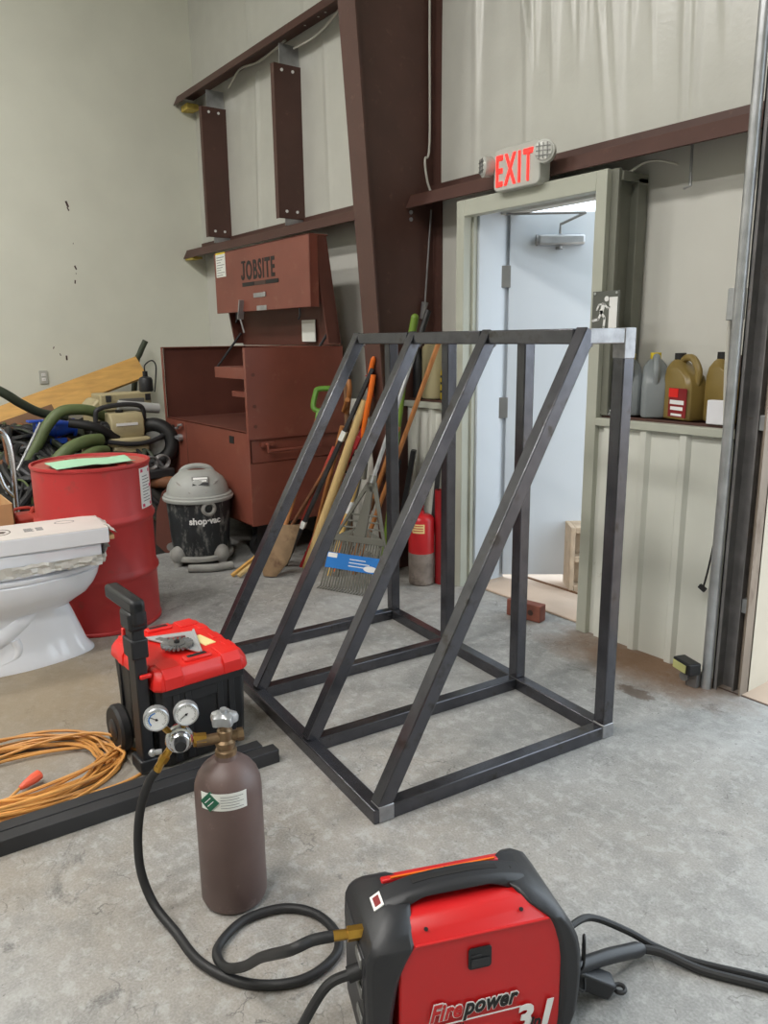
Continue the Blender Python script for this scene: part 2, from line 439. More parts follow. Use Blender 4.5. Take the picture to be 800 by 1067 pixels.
# exit door leaf, opened outwards
HX, HY = -3.250, 3.285
ddir = V((.625, .78, 0)).normalized(); dn = V((ddir.y, -ddir.x, 0))
door = struct(MB(frame((HX, HY, 0), ddir, (-ddir.y, ddir.x, 0))).b6(0, .87, -.022, .022, .035, 2.14).build('door_1', 'door_paint', bevel=.003), 'white steel exit door standing open with a closer on top')
def dp(l, off, z): return V((HX, HY, z)) + ddir * l + dn * off
b = MB(frame(dp(.27, .05, 1.99), ddir, (0, 0, 1)))
b.b6(-.12, .14, -.028, .028, -.025, .025)
b.build('door_closer', 'galv', door, bevel=.012)
MB().cyl(dp(.14, .05, 1.99), dp(.15, .05, 1.99), .03).build('closer_cap', 'grey_metal', door)
b = MB(); b.tube([dp(.27, .07, 2.02), dp(.27, .07, 2.07), dp(.40, .10, 2.125)], .008, 8).tube([dp(.40, .10, 2.125), V((HX + .05, HY - .08, 2.125))], .007, 8)
b.cyl(dp(.27, .05, 1.955), dp(.27, .05, 1.94), .02)
b.build('closer_arm', 'grey_metal', door)
for z in (1.80, 1.06, .28):
    MB(frame((HX - .005, HY - .03, z), ddir, (0, 0, 1))).b6(-.03, .035, -.06, .06, -.004, .012).build('hinge', 'grey_metal', door, bevel=.002)
struct(MB().b6(DX0 + .02, DX1, 3.05, 3.30, 0, .012).build('trim_6', 'ext_ground', bevel=.004), 'worn threshold strip of the exit door')
# outdoor paving joints in front of the door
b = MB()
for y in (3.45, 3.75): b.b6(-5, -1.6, y, y + .012, -.016, -.006)
struct(b.build('ground_joints', 'old_wood'))

struct(MB().b6(-1.60, OX1, 2.925, 2.935, -.05, .0008).build('floor_joint', 'ink_brown'))
struct(MB().b6(OX0, OX1, 2.936, 3.30, -.05, .003).build('trim_9', 'ext_ground'), 'tan concrete apron under the overhead door')
# overhead door jamb: reveal, angle, track, conduit
struct(MB().b6(OX0 - .1, OX0, 2.985, 3.30, 0, OZ).build('trim_7', 'panel_out', bevel=.002), 'cream jamb sheet of the overhead door opening')
struct(MB().b6(OX0 - .02, OX0 + .004, 3.28, 3.34, 0, OZ).build('trim_8', 'panel_out'))
trk = thing('door_track', 'grey steel overhead door track and angle beside the conduit', 'door track', (-1.56, 2.93, 0))
MB().b6(.012, .060, .045, .053, 0, 4.6).b6(.052, .060, -.012, .053, 0, 4.6).build('jamb_angle', 'rusty_angle', trk)
MB().b6(-.052, -.046, -.03, .045, 0, 4.6).b6(-.052, .018, .04, .046, 0, 4.6).b6(.012, .018, .01, .045, 0, 4.6).b6(-.052, -.034, -.03, -.025, 0, 4.6).build('track_rail', 'galv_dark', trk)
for z in (.35, 1.1, 1.9, 2.6): MB().b6(.018, .052, .015, .045, z, z + .06).build('track_bracket', 'galv', trk, bevel=.002)
cd = thing('conduit', 'shiny vertical metal conduit in front of the ribbed panel', 'conduit', (-1.632, 2.885, 0))
MB().cyl((0, 0, .0), (0, 0, 4.6), .021, 16).build('pipe', 'galv', cd)
MB().b6(-.05, .0, .0, .05, 1.52, 1.64).build('junction_box', 'galv', cd, bevel=.003)
tag(MB().tube(cr([(-1.69, 2.93, 1.52), (-1.685, 2.93, 1.3), (-1.67, 2.93, 1.1)], 6), .009, 8).build('flexible_cable', 'cable_white'), 'pale cable dropping from the junction box beside the conduit', 'cable')
ps = thing('photo_eye_sensor', 'small black and yellow safety sensor at the foot of the conduit', 'sensor', (-1.70, 2.84, 0))
MB().box((0, 0, .09), (.11, .06, .052), (0, 0, R(-20))).build('housing', 'black_plastic', ps, bevel=.006)
MB().box((-.015, -.032, .09), (.08, .004, .034), (0, 0, R(-20))).build('label_plate', 'sensor_label', ps)
MB().b6(-.0, .05, .0, .05, .0, .064).build('bracket', 'galv_dark', ps, bevel=.002)
MB().cyl((.0, -.02, .045), (.0, .03, .045), .02, 12).build('lens', 'grey_metal', ps)
tag(MB().tube(cr([(-1.655, 2.89, .62), (-1.69, 2.925, .5), (-1.715, 2.945, .42)], 6), .004, 6).box((-1.72, 2.945, .41), (.032, .014, .018), (0, R(30), 0)).build('sensor_wire', 'black_rubber'), 'short black wire end dangling above the safety sensor', 'wire')

# ------------------------------------------------------------------ structural steel
def girt(x0, x1, ztop, label, holes=False):
    b = MB(); zt = ztop
    b.b6(x0, x1, YF + .028, YW - .03, zt - .006, zt)
    b.loft([[(x, YF + .030, zt), (x, YF - .008, zt - .075), (x, YF - .002, zt - .078), (x, YF + .030, zt - .008)] for x in (x0, x1)])
    b.b6(x0, x1, YW - .036, YW - .03, zt, zt + .07)
    o = tag(b.build('steel_girt', 'red_iron'), label, 'steel beam')
    return o
girt(-3.83, -1.62, 2.295, 'brown steel girt running above the exit door behind the EXIT sign')
girt(XL + .01, -3.86, 2.295, 'brown steel girt just above the raised chest lid')
g = girt(XL + .01, -3.86, 3.62, 'topmost brown steel girt with rows of bolt holes')
b = MB()
for i in range(14):
    x = -5.15 + .09 * i
    for y in ((3.05, 3.14) if i % 3 != 1 else (3.09,)):
        b.cyl((x, y, 3.6145), (x, y, 3.613), .009, 8)
lab(b.build('hole_pattern', 'label_white', g), 'pale bolt holes')
for x0, x1, lbl in ((-3.83, DX0, 'brown steel ledge beam carrying the bottles between column and door'), (DX1 + .002, -1.66, 'brown steel ledge beam carrying the oil jugs')):
    b = MB(); b.b6(x0, x1, YF + .012, YW - .02, 1.088, 1.094).b6(x0, x1, YF + .012, YF + .02, 1.0945, 1.10)
    tag(b.build('steel_girt', 'red_iron'), lbl, 'steel beam')
tag(MB().b6(XL + .02, XL + .2, YF + .0, YF + .1, 2.205, 2.222).build('foam_scrap', 'foam', jitter=.006), 'yellow foam scrap under the end of the lower girt', 'foam')
tag(MB().b6(XL + .02, XL + .16, YF + .06, YF + .17, 3.50, 3.545).build('foam_scrap', 'foam', jitter=.006), 'yellow foam scrap under the end of the topmost girt', 'foam')

# tapered column: inner flange, web, outer flange
CX = -3.83
def yfl(z): return 2.755 - .075 * (z - 1.13)      # inner face of the flange
colm = thing('steel_column', 'dark brown tapered steel column between the tool chest and the exit door', 'steel column', (CX, 3.0, 0))
b = MB()
b.loft([[(-.08, yfl(z) - 3.0, z), (.08, yfl(z) - 3.0, z), (.08, yfl(z) - 2.988, z), (-.08, yfl(z) - 2.988, z)] for z in (0, ZC)])
b.build('inner_flange', 'red_iron', colm)
MB().loft([[(-.004, yfl(z) - 2.988, z), (.004, yfl(z) - 2.988, z), (.004, .205, z), (-.004, .205, z)] for z in (0, ZC)]).build('web', 'red_iron', colm)
MB().b6(-.08, .08, .205, .217, 0, ZC).build('outer_flange', 'red_iron', colm)
for z in (2.16, 2.2): MB().cyl((.005, .03, z), (.012, .03, z), .012, 8).build('bolt', 'galv', colm)
# angled brace plate from girt to column
tag(MB().bar((-4.28, YF + .02, 2.26), (-3.92, 2.72, 2.24), .05, .05).build('flange_brace', 'red_iron'), 'short brown angle brace between the lower girt and the column', 'brace')

# vertical channels between the two girts
def channel(x, label, grp='upright channels between the girts'):
    c = thing('steel_channel', label, 'steel channel', (x, YF, 2.30), 0, grp)
    MB().b6(-.004, .004, -.025, .205, .05, 1.10).b6(-.045, -.004, -.025, -.019, .05, 1.10).b6(-.045, -.004, .199, .205, .05, 1.10).build('channel_body', 'red_iron', c)
    MB().b6(-.012, -.004, .03, .19, 1.04, 1.235).build('clip_angle', 'galv', c)
    MB().b6(-.012, -.004, .03, .19, .003, .12).build('clip_angle', 'galv', c)
    for z in (.10, 1.06):
        for y in (.04, .13): MB().cyl((.004, y, z), (.010, y, z), .011, 10).build('bolt', 'label_white', c)
    return c
channel(-6.60, 'brown upright steel channel nearest the room corner')
channel(-5.33, 'brown upright steel channel nearest the column')
for pts, lbl in (([(-6.35, 3.12, 3.50), (-6.1, 3.1, 3.57), (-5.8, 3.12, 3.555), (-5.36, 3.10, 3.57)], 'thin pale cable under the topmost girt between the upright channels'),
                 ([(-5.28, 3.12, 3.50), (-4.95, 3.12, 3.50), (-4.6, 3.1, 3.56), (-4.2, 3.1, 3.585), (-3.86, 3.1, 3.56)], 'thin pale cable under the topmost girt beside the column')):
    tag(MB().tube(cr(pts, 8), .008, 6).build('cable', 'cable_white'), lbl, 'cable')
tag(MB().tube(cr([(-3.80, 3.17, 5.0), (-3.80, 3.155, 3.35), (-3.80, 3.155, 2.6), (-3.80, 3.12, 2.5), (-3.79, 3.13, 2.38), (-3.78, 3.16, 2.30)], 6), .007, 6).build('cable', 'cable_white'), 'thin pale cable running down the dark column web', 'cable')
tag(MB().tube(cr([(-3.79, 3.16, 2.22), (-3.795, 3.14, 1.95), (-3.80, 3.12, 1.68)], 6), .006, 6).cyl((-3.80, 3.12, 1.68), (-3.805, 3.10, 1.58), .022, 10, .014).build('pull_cord', 'galv_dark'), 'hanging grey cord with a dark end below the door girt', 'cord')
tag(MB().tube(cr([(-2.32, 3.06, 2.165), (-2.26, 3.1, 2.21), (-2.2, 3.13, 2.215), (-2.12, 3.16, 2.19)], 6), .006, 6).build('cable', 'cable_white'), 'small loop of pale cable above the door corner', 'cable')
tag(MB().tube([(-2.06, 3.16, 2.289), (-2.055, 3.16, 2.09), (-2.085, 3.16, 2.085)], .006, 6).build('wire_hook', 'galv'), 'bent grey wire hook hanging below the girt above the oil jugs', 'hook')

# ------------------------------------------------------------------ signs
ex = thing('exit_sign', 'lit red EXIT sign with two round emergency lamps', 'exit sign', (-2.858, 2.955, 2.28))
b = MB(frame((0, 0, 0), (1, 0, 0), (0, 0, 1)))
def rrect(w, h, r, n=5):
    p = []
    for cx, cy, a0 in ((w / 2 - r, h / 2 - r, 0), (-w / 2 + r, h / 2 - r, 90), (-w / 2 + r, -h / 2 + r, 180), (w / 2 - r, -h / 2 + r, 270)):
        for i in range(n + 1): a = R(a0 + 90 * i / n); p.append((cx + r * math.cos(a), cy + r * math.sin(a)))
    return p
b.prism(rrect(.31, .20, .03), .075, Matrix.Translation((0, 0, -.042)))
b.build('housing', 'fixture', ex, bevel=.006)
text('lettering', 'EXIT', 'exit_red', ex, frame((-.014, -.036, -.075), (1, 0, 0), (0, 0, 1)), .205, .003, 0, .0025, .50, space=1.26)
for sx in (-1, 1):
    M = frame((sx * .195, -.045, .03), (1, 0, 0), (0, 0, 1)) @ Matrix.Rotation(R(25 * sx), 4, 'Y')
    h = MB(); h.lathe([(0, -.05), (.035, -.045), (.05, -.02), (.052, .018), (.046, .02), (0, .02)], 24, M)
    h.cyl((sx * .15, 0, .0), (sx * .19, -.02, .02), .016, 10)
    lamp = h.build('lamp_head', 'fixture', ex)
    h = MB(); h.lathe([(0, .021), (.044, .021), (.04, .026), (0, .03)], 24, M); h.build('lens', 'lens', lamp)
    h = MB()
    for k in (-1, 0, 1): h.box((k * .02, 0, .03), (.003, .07, .004), M=M); h.box((0, k * .02, .03), (.07, .003, .004), M=M)
    h.build('lens_grid', 'grey_metal', lamp)

rs = thing('running_man_sign', 'grey sign with a white running figure beside the door frame', 'sign', (-2.305, 2.955, 1.575))
MB().b6(-.075, .075, -.004, .004, -.09, .09).build('plate', 'sign_grey', rs, bevel=.003)
b = MB(frame((0, -.0045, 0), (1, 0, 0), (0, 0, 1)))
b.b6(.022, .066, -.09, .062, 0, .002)
b.lathe([(0, 0), (.012, 0), (.012, .002), (0, .002)], 16, Matrix.Translation((.006, .055, 0)))
def limb(pts, w):
    for p, q in zip(pts, pts[1:]):
        b.bar((p[0], p[1], .001), (q[0], q[1], .001), w, .002, (0, 0, 1))
        b.lathe([(0, 0), (w / 2, 0), (w / 2, .002), (0, .002)], 10, Matrix.Translation((q[0], q[1], 0)))
limb([(-.008, .036), (-.02, -.004)], .02)
limb([(-.02, -.004), (.0, -.03), (-.004, -.07)], .011)
limb([(-.02, -.004), (-.035, -.034), (-.066, -.04)], .011)
limb([(-.006, .034), (.014, .012), (.024, .02)], .008)
limb([(-.012, .034), (-.036, .03), (-.046, .008)], .008)
b.build('pictogram', 'label_white', rs)
b = MB()
for sx in (-1, 1): b.cyl((sx * .06, -.004, .08), (sx * .06, -.008, .08), .006, 8)
b.build('screw', 'galv', rs)

ol = thing('wall_outlet', 'white electrical outlet on the bare side wall', 'outlet', (XL + .004, 1.64, 1.17))
MB().b6(-.003, .006, -.035, .035, -.057, .057).build('cover_plate', 'fixture', ol, bevel=.003)
for z in (.02, -.02): MB().b6(.006, .010, -.017, .017, z - .014, z + .014).build('socket', 'label_white', ol, bevel=.004)
b = MB()
for z in (.02, -.02):
    for y in (-.006, .006): b.b6(.0101, .0106, y - .001, y + .001, z - .006, z + .006)
b.build('slot', 'ink_grey', ol)
b = MB()
for (y, z, s) in ((1.98, 2.62, .05), (1.985, 2.58, .03), (2.0, 2.1, .035), (1.985, 1.98, .03), (2.0, 2.05, .012), (2.0, 2.3, .012), (1.75, 1.42, .02), (1.85, 1.33, .04), (1.80, 1.36, .02)):
    b.box((XL + .001, y, z), (.002, s * .35, s), (R(rnd.uniform(-30, 30)), 0, 0))
o = b.build('wall_left_scuffs', 'ink_brown'); struct(o)

# ------------------------------------------------------------------ steel frame (welded stand)
fr = thing('welded_steel_frame', 'large welded square-tube steel stand with four sloping bars', 'steel frame')
s_ = .05; zt = 1.442
P0 = [V((-1.645, 2.215, 0)), V((-2.135, 2.262, 0)), V((-2.64, 2.307, 0)), V((-3.13, 2.352, 0))]
Fb = [V((-1.74, 1.235, 0)), V((-2.225, 1.27, 0)), V((-2.715, 1.32, 0)), V((-3.20, 1.365, 0))]
up = V((0, 0, 1)); ld = (P0[3] - P0[0]).normalized(); fd = (P0[0] - Fb[0]).normalized()
cz = V((0, 0, s_ / 2))
MB().bar(P0[0] + cz - ld * s_ / 2, P0[3] + cz + ld * s_ / 2, s_, s_).build('back_rail', 'steel', fr, bevel=.004)
MB().bar(Fb[0] + cz - ld * s_ / 2, Fb[3] + cz + ld * s_ / 2, s_, s_).build('front_rail', 'steel', fr, bevel=.004)
TF = []
for i in range(4):
    d = (P0[i] - Fb[i]).normalized()
    e = s_ / 2
    MB().bar(Fb[i] + cz + d * e, P0[i] + cz - d * e, s_, s_).build('cross_rail', 'steel', fr, bevel=.004)
    MB().bar(P0[i] + V((0, 0, s_)), P0[i] + V((0, 0, zt + s_)), s_, s_, fd).build('post', 'steel', fr, bevel=.004)
    tf = P0[i] - d * .185 + V((0, 0, zt)); TF.append(tf)
    o = MB().bar(P0[i] + V((0, 0, zt + e)) - d * e, tf + V((0, 0, e)) - d * .0, s_, s_).build('top_stub', 'steel' if i else 'bare_weld', fr, bevel=.004)
    if i == 0: lab(o, 'bare ground steel stub')
    lo = Fb[i] + V((0, 0, s_ * .9)) + d * .012; hi = tf + V((0, 0, s_ * .86)) + d * .008
    MB().bar(lo, hi, s_, s_, d).build('sloping_bar', 'steel', fr, bevel=.004)
    MB().ell(tf + V((0, 0, .0)) + d * .015, (.016, .02, .014), 10, 6).build('weld_bead', 'bare_weld', fr, jitter=.002)
for k in range(3):
    a, c = TF[k], TF[k + 1]; dd = (c - a).normalized()
    MB().bar(a + V((0, 0, s_ / 2)) + dd * .028, c + V((0, 0, s_ / 2)) - dd * .028, s_, s_).build('top_rail', 'steel', fr, bevel=.004)
lab(MB().bar(P0[0] + V((0, 0, .001)), P0[0] + V((0, 0, .056)), .054, .054, fd).build('corner_weld', 'bare_weld', fr, bevel=.003), 'bright ground corner')
lab(MB().bar(P0[0] + V((0, 0, zt - .05)), P0[0] + V((0, 0, zt + s_ + .002)), .053, .053, fd).build('corner_weld', 'bare_weld', fr, bevel=.003), 'bright ground corner')
lab(MB().bar(Fb[0] + V((0, 0, .001)) + fd * .02, Fb[0] + V((0, 0, .056)) + fd * .02, .054, .054, fd).build('corner_weld', 'bare_weld', fr, bevel=.003), 'bright ground corner')

# ------------------------------------------------------------------ tubes lying on the floor
for k, (x, y1, lbl) in enumerate(((-2.245, 1.155, 'long dark square tube on the floor nearest the gas cylinder'), (-2.302, 1.12, 'long dark square tube on the floor beside the orange cord coil'))):
    b = MB(); d = V((-.045, -1, 0)).normalized(); p0 = V((x, y1, .025)); p1 = p0 + d * 1.75; n = V((1, -.045, 0)).normalized()
    ring = lambda p, s: [p + n * s * q + V((0, 0, s * r)) for q, r in ((-1, -1), (1, -1), (1, 1), (-1, 1))]
    b.loft([ring(p0 + d * .2, .021), ring(p0, .021), ring(p0, .025), ring(p1, .025)])
    tag(b.build('square_tube', 'black_steel', bevel=.003), lbl, 'steel tube')

# ------------------------------------------------------------------ gas cylinder with regulator
cy = thing('gas_cylinder', 'small brown welding gas cylinder with two pressure gauges on its valve', 'gas cylinder', (-1.70, .730, 0))
r = .087
MB().lathe([(0, .004), (.07, .0), (.08, .006), (r, .022), (r, .33), (.085, .35), (.078, .372), (.064, .392), (.046, .407), (.03, .415), (.027, .43), (0, .43)], 40).build('body', 'cyl_brown', cy)
va = MB().lathe([(0, .425), (.028, .425), (.028, .438), (.022, .442), (.022, .45), (.026, .452), (.026, .462), (.02, .468), (.02, .492), (.014, .498), (.014, .508), (0, .508)], 20)
va.cyl((-.02, -.07, .472), (.01, .035, .472), .014, 12)
va.cyl((.008, .03, .472), (.012, .045, .472), .017, 6)
valve = va.build('valve', 'old_brass', cy)
b = MB(); rings = []
for z, k in ((.508, .55), (.514, .95), (.526, 1), (.536, .9), (.542, .6)):
    rings.append([((.033 + .005 * math.cos(5 * a)) * k * math.cos(a), (.033 + .005 * math.cos(5 * a)) * k * math.sin(a), z) for a in (2 * PI * q / 40 for q in range(40))])
b.loft(rings); b.cyl((0, 0, .54), (0, 0, .552), .009, 12)
b.build('hand_wheel', 'galv', valve)
# gauges face out from the valve, over the coil
gd = V((.93, -.30, .16)).normalized(); gx = V((-.30, -.93, 0)).normalized() * -1
gz = gx.cross(gd) * -1
if gz.z < 0: gz = -gz
side = V((.31, .95, 0)).normalized()   # horizontal direction in the gauge plane
RB = V((-.041, -.105, .488))
reg = MB()
Mg = frame(RB, side, gd.cross(side))
Mg = frame(RB, side, (0, 0, 1))        # local z points along gauge axis
if (Mg.to_3x3() @ V((0, 0, 1))).dot(gd) < 0: Mg = frame(RB, -side, (0, 0, 1))
reg.lathe([(0, -.03), (.02, -.03), (.03, -.018), (.034, -.005), (.036, .012), (.033, .018), (.028, .02), (.026, .03), (.022, .034), (0, .034)], 28, Mg)
regul = reg.build('regulator', 'chrome', cy)
b = MB(); b.cyl(RB + side * .03, V((-.015, -.05, .474)), .009, 12); b.cyl(V((-.026, -.075, .477)), V((-.016, -.045, .474)), .017, 6)
b.build('inlet_nut', 'brass', regul)
for q, (dx, dz, dial) in enumerate(((-.052, .066, 'blue'), (.020, .068, 'plain'))):
    C = RB + side * dx + V((0, 0, dz)) + gd * .01
    b = MB(); b.cyl(RB + side * dx * .5 + V((0, 0, .022)), C - V((0, 0, .02)) - side * dx * .2, .008, 8)
    b.build('gauge_stem', 'brass', regul)
    M2 = Mg.copy(); M2.translation = C
    b = MB(); b.lathe([(0, -.016), (.028, -.016), (.031, -.010), (.031, .010), (.028, .013), (.027, .009), (0, .009)], 32, M2)
    gq = b.build('gauge', 'galv', regul)
    # everything on the dial belongs to the gauge
    MB().lathe([(0, .0088), (.0272, .0088), (.0272, .0098), (0, .0098)], 32, M2).build('gauge_dial', 'label_white', regul)
    b = MB()
    for k in range(25):
        a = R(225 - 270 * k / 24); rr = .0235; ln = .005 if k % 4 == 0 else .0025
        b.bar(M2 @ V((rr * math.cos(a), rr * math.sin(a), .0102)), M2 @ V(((rr - ln) * math.cos(a), (rr - ln) * math.sin(a), .0102)), .0007, .0006, gd)
    a = R(150 if q == 0 else 215)
    b.bar(M2 @ V((-.005 * math.cos(a), -.005 * math.sin(a), .0106)), M2 @ V((.018 * math.cos(a), .018 * math.sin(a), .0106)), .0016, .0008, gd)
    b.lathe([(0, .0100), (.003, .0100), (.003, .012), (0, .012)], 12, M2)
    b.build('gauge_marks', 'ink', regul)
    if q == 0:
        b = MB()
        for k in range(10):
            a0 = R(225 - 13 * k); b.bar(M2 @ V((.018 * math.cos(a0), .018 * math.sin(a0), .0103)), M2 @ V((.018 * math.cos(a0 - R(13)), .018 * math.sin(a0 - R(13)), .0103)), .003, .0006, gd)
        b.build('gauge_arc', 'blue_label', regul)
MB().lathe([(.0, .034), (.016, .034), (.014, .05), (0, .052)], 20, Mg).build('pressure_knob', 'black_plastic', regul)
HF = RB + side * -.055 + V((0, 0, -.07))
b = MB(); b.cyl(RB + side * -.02 + V((0, 0, -.02)), RB + side * -.038 + V((0, 0, -.045)), .010, 10)
b.cyl(RB + side * -.036 + V((0, 0, -.043)), RB + side * -.047 + V((0, 0, -.058)), .013, 6)
b.cyl(RB + side * -.047 + V((0, 0, -.058)), HF, .010, 10); b.cyl(HF, HF + V((0, 0, -.012)) - side * .006, .0105, 10)
b.build('hose_fitting', 'brass', regul)
b = MB(); b.cyl(RB + side * -.045 + V((0, 0, -.03)), RB + side * -.068 + V((0, 0, -.03)), .007, 8); b.ell(RB + side * -.068 + V((0, 0, -.03)), (.010, .010, .010), 10, 6)
b.build('relief_valve', 'galv', regul)
am = math.atan2(-.73, 1.70)
L_ = MB().patch(r, am - R(50), am + R(30), .315, .362, .0008, 20, tilt=-.0).build('label', 'paper', cy)
b = MB(); a0 = am - R(33)
M2 = frame((r * math.cos(a0) * 1.0, r * math.sin(a0), .338), (-math.sin(a0), math.cos(a0), 0), (0, 0, 1))
b = MB(M2); b.prism([(0, -.027), (.026, 0), (0, .027), (-.026, 0)], .006, Matrix.Translation((0, 0, -.004)))
b.build('hazard_diamond', 'green_label', L_)
b = MB(M2); b.bar((-.013, -.004, .0022), (.004, .013, .0022), .002, .0006, (0, 0, 1)).bar((-.005, -.012, .0022), (.012, .005, .0022), .002, .0006, (0, 0, 1))
b.build('diamond_text', 'label_white', L_)
b = MB()
for k in range(5):
    b.patch(r + .0007, am - R(14), am + R(24 - 7 * (k % 2)), .352 - k * .0075, .3532 - k * .0075, .0006, 8)
b.build('label_text', 'ink_grey', L_)

# gas hose from regulator to welder
def wl_in(l):
    q = R(68.4); ax = V((math.cos(q), math.sin(q), 0)); an = V((math.sin(q), -math.cos(q), 0)); return V((-1.006, .787, .296)) + ax * l - an * .08
O = V((-1.70, .73, 0)); hs = O + HF + V((0, 0, -.01)) - side * .006
hp = [hs, (-1.772, .548, .375), (-1.788, .526, .30), (-1.795, .514, .21), (-1.785, .512, .12), (-1.745, .525, .045), (-1.66, .545, .014), (-1.52, .558, .013), (-1.40, .62, .013), (-1.335, .72, .013), (-1.345, .82, .013), (-1.40, .865, .013), (-1.49, .862, .013), (-1.56, .81, .013), (-1.588, .72, .013), (-1.57, .65, .014), (-1.53, .60, .015), (-1.465, .592, .025), (-1.385, .605, .08), (-1.29, .605, .175), wl_in(-.225) + V((0, 0, -.012)), wl_in(-.18), wl_in(-.137)]
tag(MB().tube(cr(hp, 10), .0115, 12).build('gas_hose', 'black_rubber'), 'black rubber gas hose looping on the floor between cylinder and welder', 'hose')

# ------------------------------------------------------------------ red welder
wa = R(68.4)
wx = V((math.cos(wa), math.sin(wa), 0)); wn = V((math.sin(wa), -math.cos(wa), 0))
W0 = V((-1.006, .787, 0)) - wn * .11
WM = frame(W0, wx, -wn)       # local x along the machine, local y away from the near panel, z up
wd = thing('welding_machine', 'red and black portable welding machine with a carrying handle', 'welder', M=WM)
def zl(tab, z):
    for (z0, a), (z1, c) in zip(tab, tab[1:]):
        if z <= z1: return a + (c - a) * max(0, (z - z0)) / (z1 - z0)
    return tab[-1][1]
HW = [(0, .107), (.02, .110), (.30, .110), (.325, .088), (.347, .052), (.40, .05)]
def rnd_rect(x0, x1, hw, z, c):
    return [(x0 + c, -hw, z), (x1 - c, -hw, z), (x1, -hw + c, z), (x1, hw - c, z), (x1 - c, hw, z), (x0 + c, hw, z), (x0, hw - c, z), (x0, -hw + c, z)]
zz = [.015, .05, .1, .15, .2, .25, .285, .30, .31, .322, .332, .336]
b = MB()
for_z = lambda z: rnd_rect(-.02, .335 if z < .3 else .335 - (z - .3) * 1.2, zl(HW, z) - .004, z, .004)
b.loft([for_z(z) for z in zz])
b.build('body_shell', 'weld_red', wd)
LO = [(0, -.078), (.05, -.085), (.25, -.088), (.285, -.085), (.312, -.072), (.332, -.050), (.347, -.024)]
LI = [(0, -.035), (.10, -.036), (.17, -.030), (.235, -.016), (.27, .0), (.30, .016), (.32, .014), (.347, .022)]
RO = [(0, .362), (.06, .380), (.16, .384), (.22, .378), (.26, .364), (.295, .342), (.32, .318), (.347, .282)]
RI = [(0, .322), (.10, .331), (.17, .330), (.24, .320), (.28, .308), (.30, .298), (.325, .262), (.347, .238)]
zb = [.0, .012, .05, .1, .15, .2, .235, .27, .285, .30, .312, .325, .337, .347]
MB().loft([rnd_rect(zl(LO, z), zl(LI, z), zl(HW, z) + .003 - (.006 if z < .005 else 0), z, .012) for z in zb]).build('rear_bezel', 'charcoal', wd, bevel=.003)
MB().loft([rnd_rect(zl(RI, z), zl(RO, z), zl(HW, z) + .003 - (.006 if z < .005 else 0), z, .012) for z in zb]).build('front_bezel', 'charcoal', wd, bevel=.003)
# carry handle: arched strap from bezel to bezel with a slot on top
b = MB(); N_ = 28
def harch(i):
    t = i / N_; x = -.03 + .31 * t
    k = max(0, 1 - abs(2 * t - 1) ** 2.6)
    return x, .348 + .022 * k, .296 + .052 * min(1, k * 1.15)
rings = []
for i in range(N_ + 1):
    x, zt_, zb_ = harch(i)
    rings.append([(x, -.040, zt_ - .010), (x, -.030, zt_ - .001), (x, -.022, zt_), (x, .016, zt_), (x, .022, zt_ - .006), (x, .022, zb_ + .004), (x, -.030, zb_), (x, -.042, zb_ + .006)])
b.loft(rings)
hnd = b.build('carry_handle', 'charcoal', wd, bevel=.002)
b = MB(); rings = []
for i in range(6, N_ - 4):
    x, zt_, _ = harch(i); rings.append([(x, -.010, zt_ + .0008), (x, .004, zt_ + .0008), (x, .004, zt_ - .002), (x, -.010, zt_ - .002)])
b.loft(rings); b.build('handle_slot', 'ink', hnd)
b = MB()
for x in (.004, .252): b.cyl((x, -.006, .33), (x, -.006, .356), .007, 10)
b.build('screw_hole', 'ink', hnd)
# far red ridge beyond the handle
b = MB(); b.loft([[(x, .028, .325), (x, .028, .354 + .006 * (1 - abs(x - .12) / .16)), (x, .045, .352), (x, .058, .325)] for x in (-.02, .03, .12, .2, .245)])
b.build('top_ridge', 'weld_red', wd, bevel=.004)
lab(MB().bar((.0, .030, .3565), (.235, .030, .357), .004, .003).build('ridge_edge', 'orange', wd), 'orange edge line')
# fold crease + vents on the side panel
b = MB(); b.tube([(.012, -.1075, .3015), (.298, -.1075, .3015)], .0032, 8); b.build('fold_bead', 'weld_red', wd)
for x in (.04, .245): lab(MB().cyl((x, -.085, .318), (x, -.092, .323), .004, 8).build('panel_screw', 'ink', wd), 'dark screw')
MP = WM.inverted() @ frame(W0, wx, (0, 0, 1))
MPn = frame((0, -.1095, 0), (1, 0, 0), (0, 0, 1))
b = MB(MPn); b.prism(rrect(.050, .050, .007), .003, Matrix.Translation((.148, .246, -.001)))
lt = b.build('latch_frame', 'black_plastic', wd, bevel=.001)
b = MB(MPn); b.b6(.128, .168, .228, .246, .002, .0045).b6(.128, .150, .250, .256, .002, .0035); b.build('latch_paddle', 'charcoal', lt, bevel=.001)
# lettering: white halo behind coloured letters
def brand(body, m, x, y, size, sx, halo=.0038):
    text('lettering_outline', body, 'label_white', wd, MPn @ Matrix.Translation((x, y, .0020)), size, .0006, .3, halo, sx, align='LEFT', space=1.06)
    text('lettering', body, m, wd, MPn @ Matrix.Translation((x, y, .0034)), size, .0005, .3, .0016, sx, align='LEFT', space=1.06)
brand('Fire', 'weld_red', .040, .118, .054, .76)
brand('power', 'ink', .114, .118, .054, .76)
b = MB(MPn); b.box((.146, .104, .0022), (.19, .003, .001)); b.build('lettering_underline', 'label_white', wd)
b = MB(MPn)
for i in range(9): b.bar((.06 + i * .006, .086, .002), (.066 + i * .006, .098, .002), .0022, .001, (0, 0, 1))
b.build('lettering_tagline', 'ink', wd)
text('model_number', '3', 'label_white', wd, MPn @ Matrix.Translation((.224, .044, .002)), .085, .0008, .2, .003, 1.0, align='LEFT')
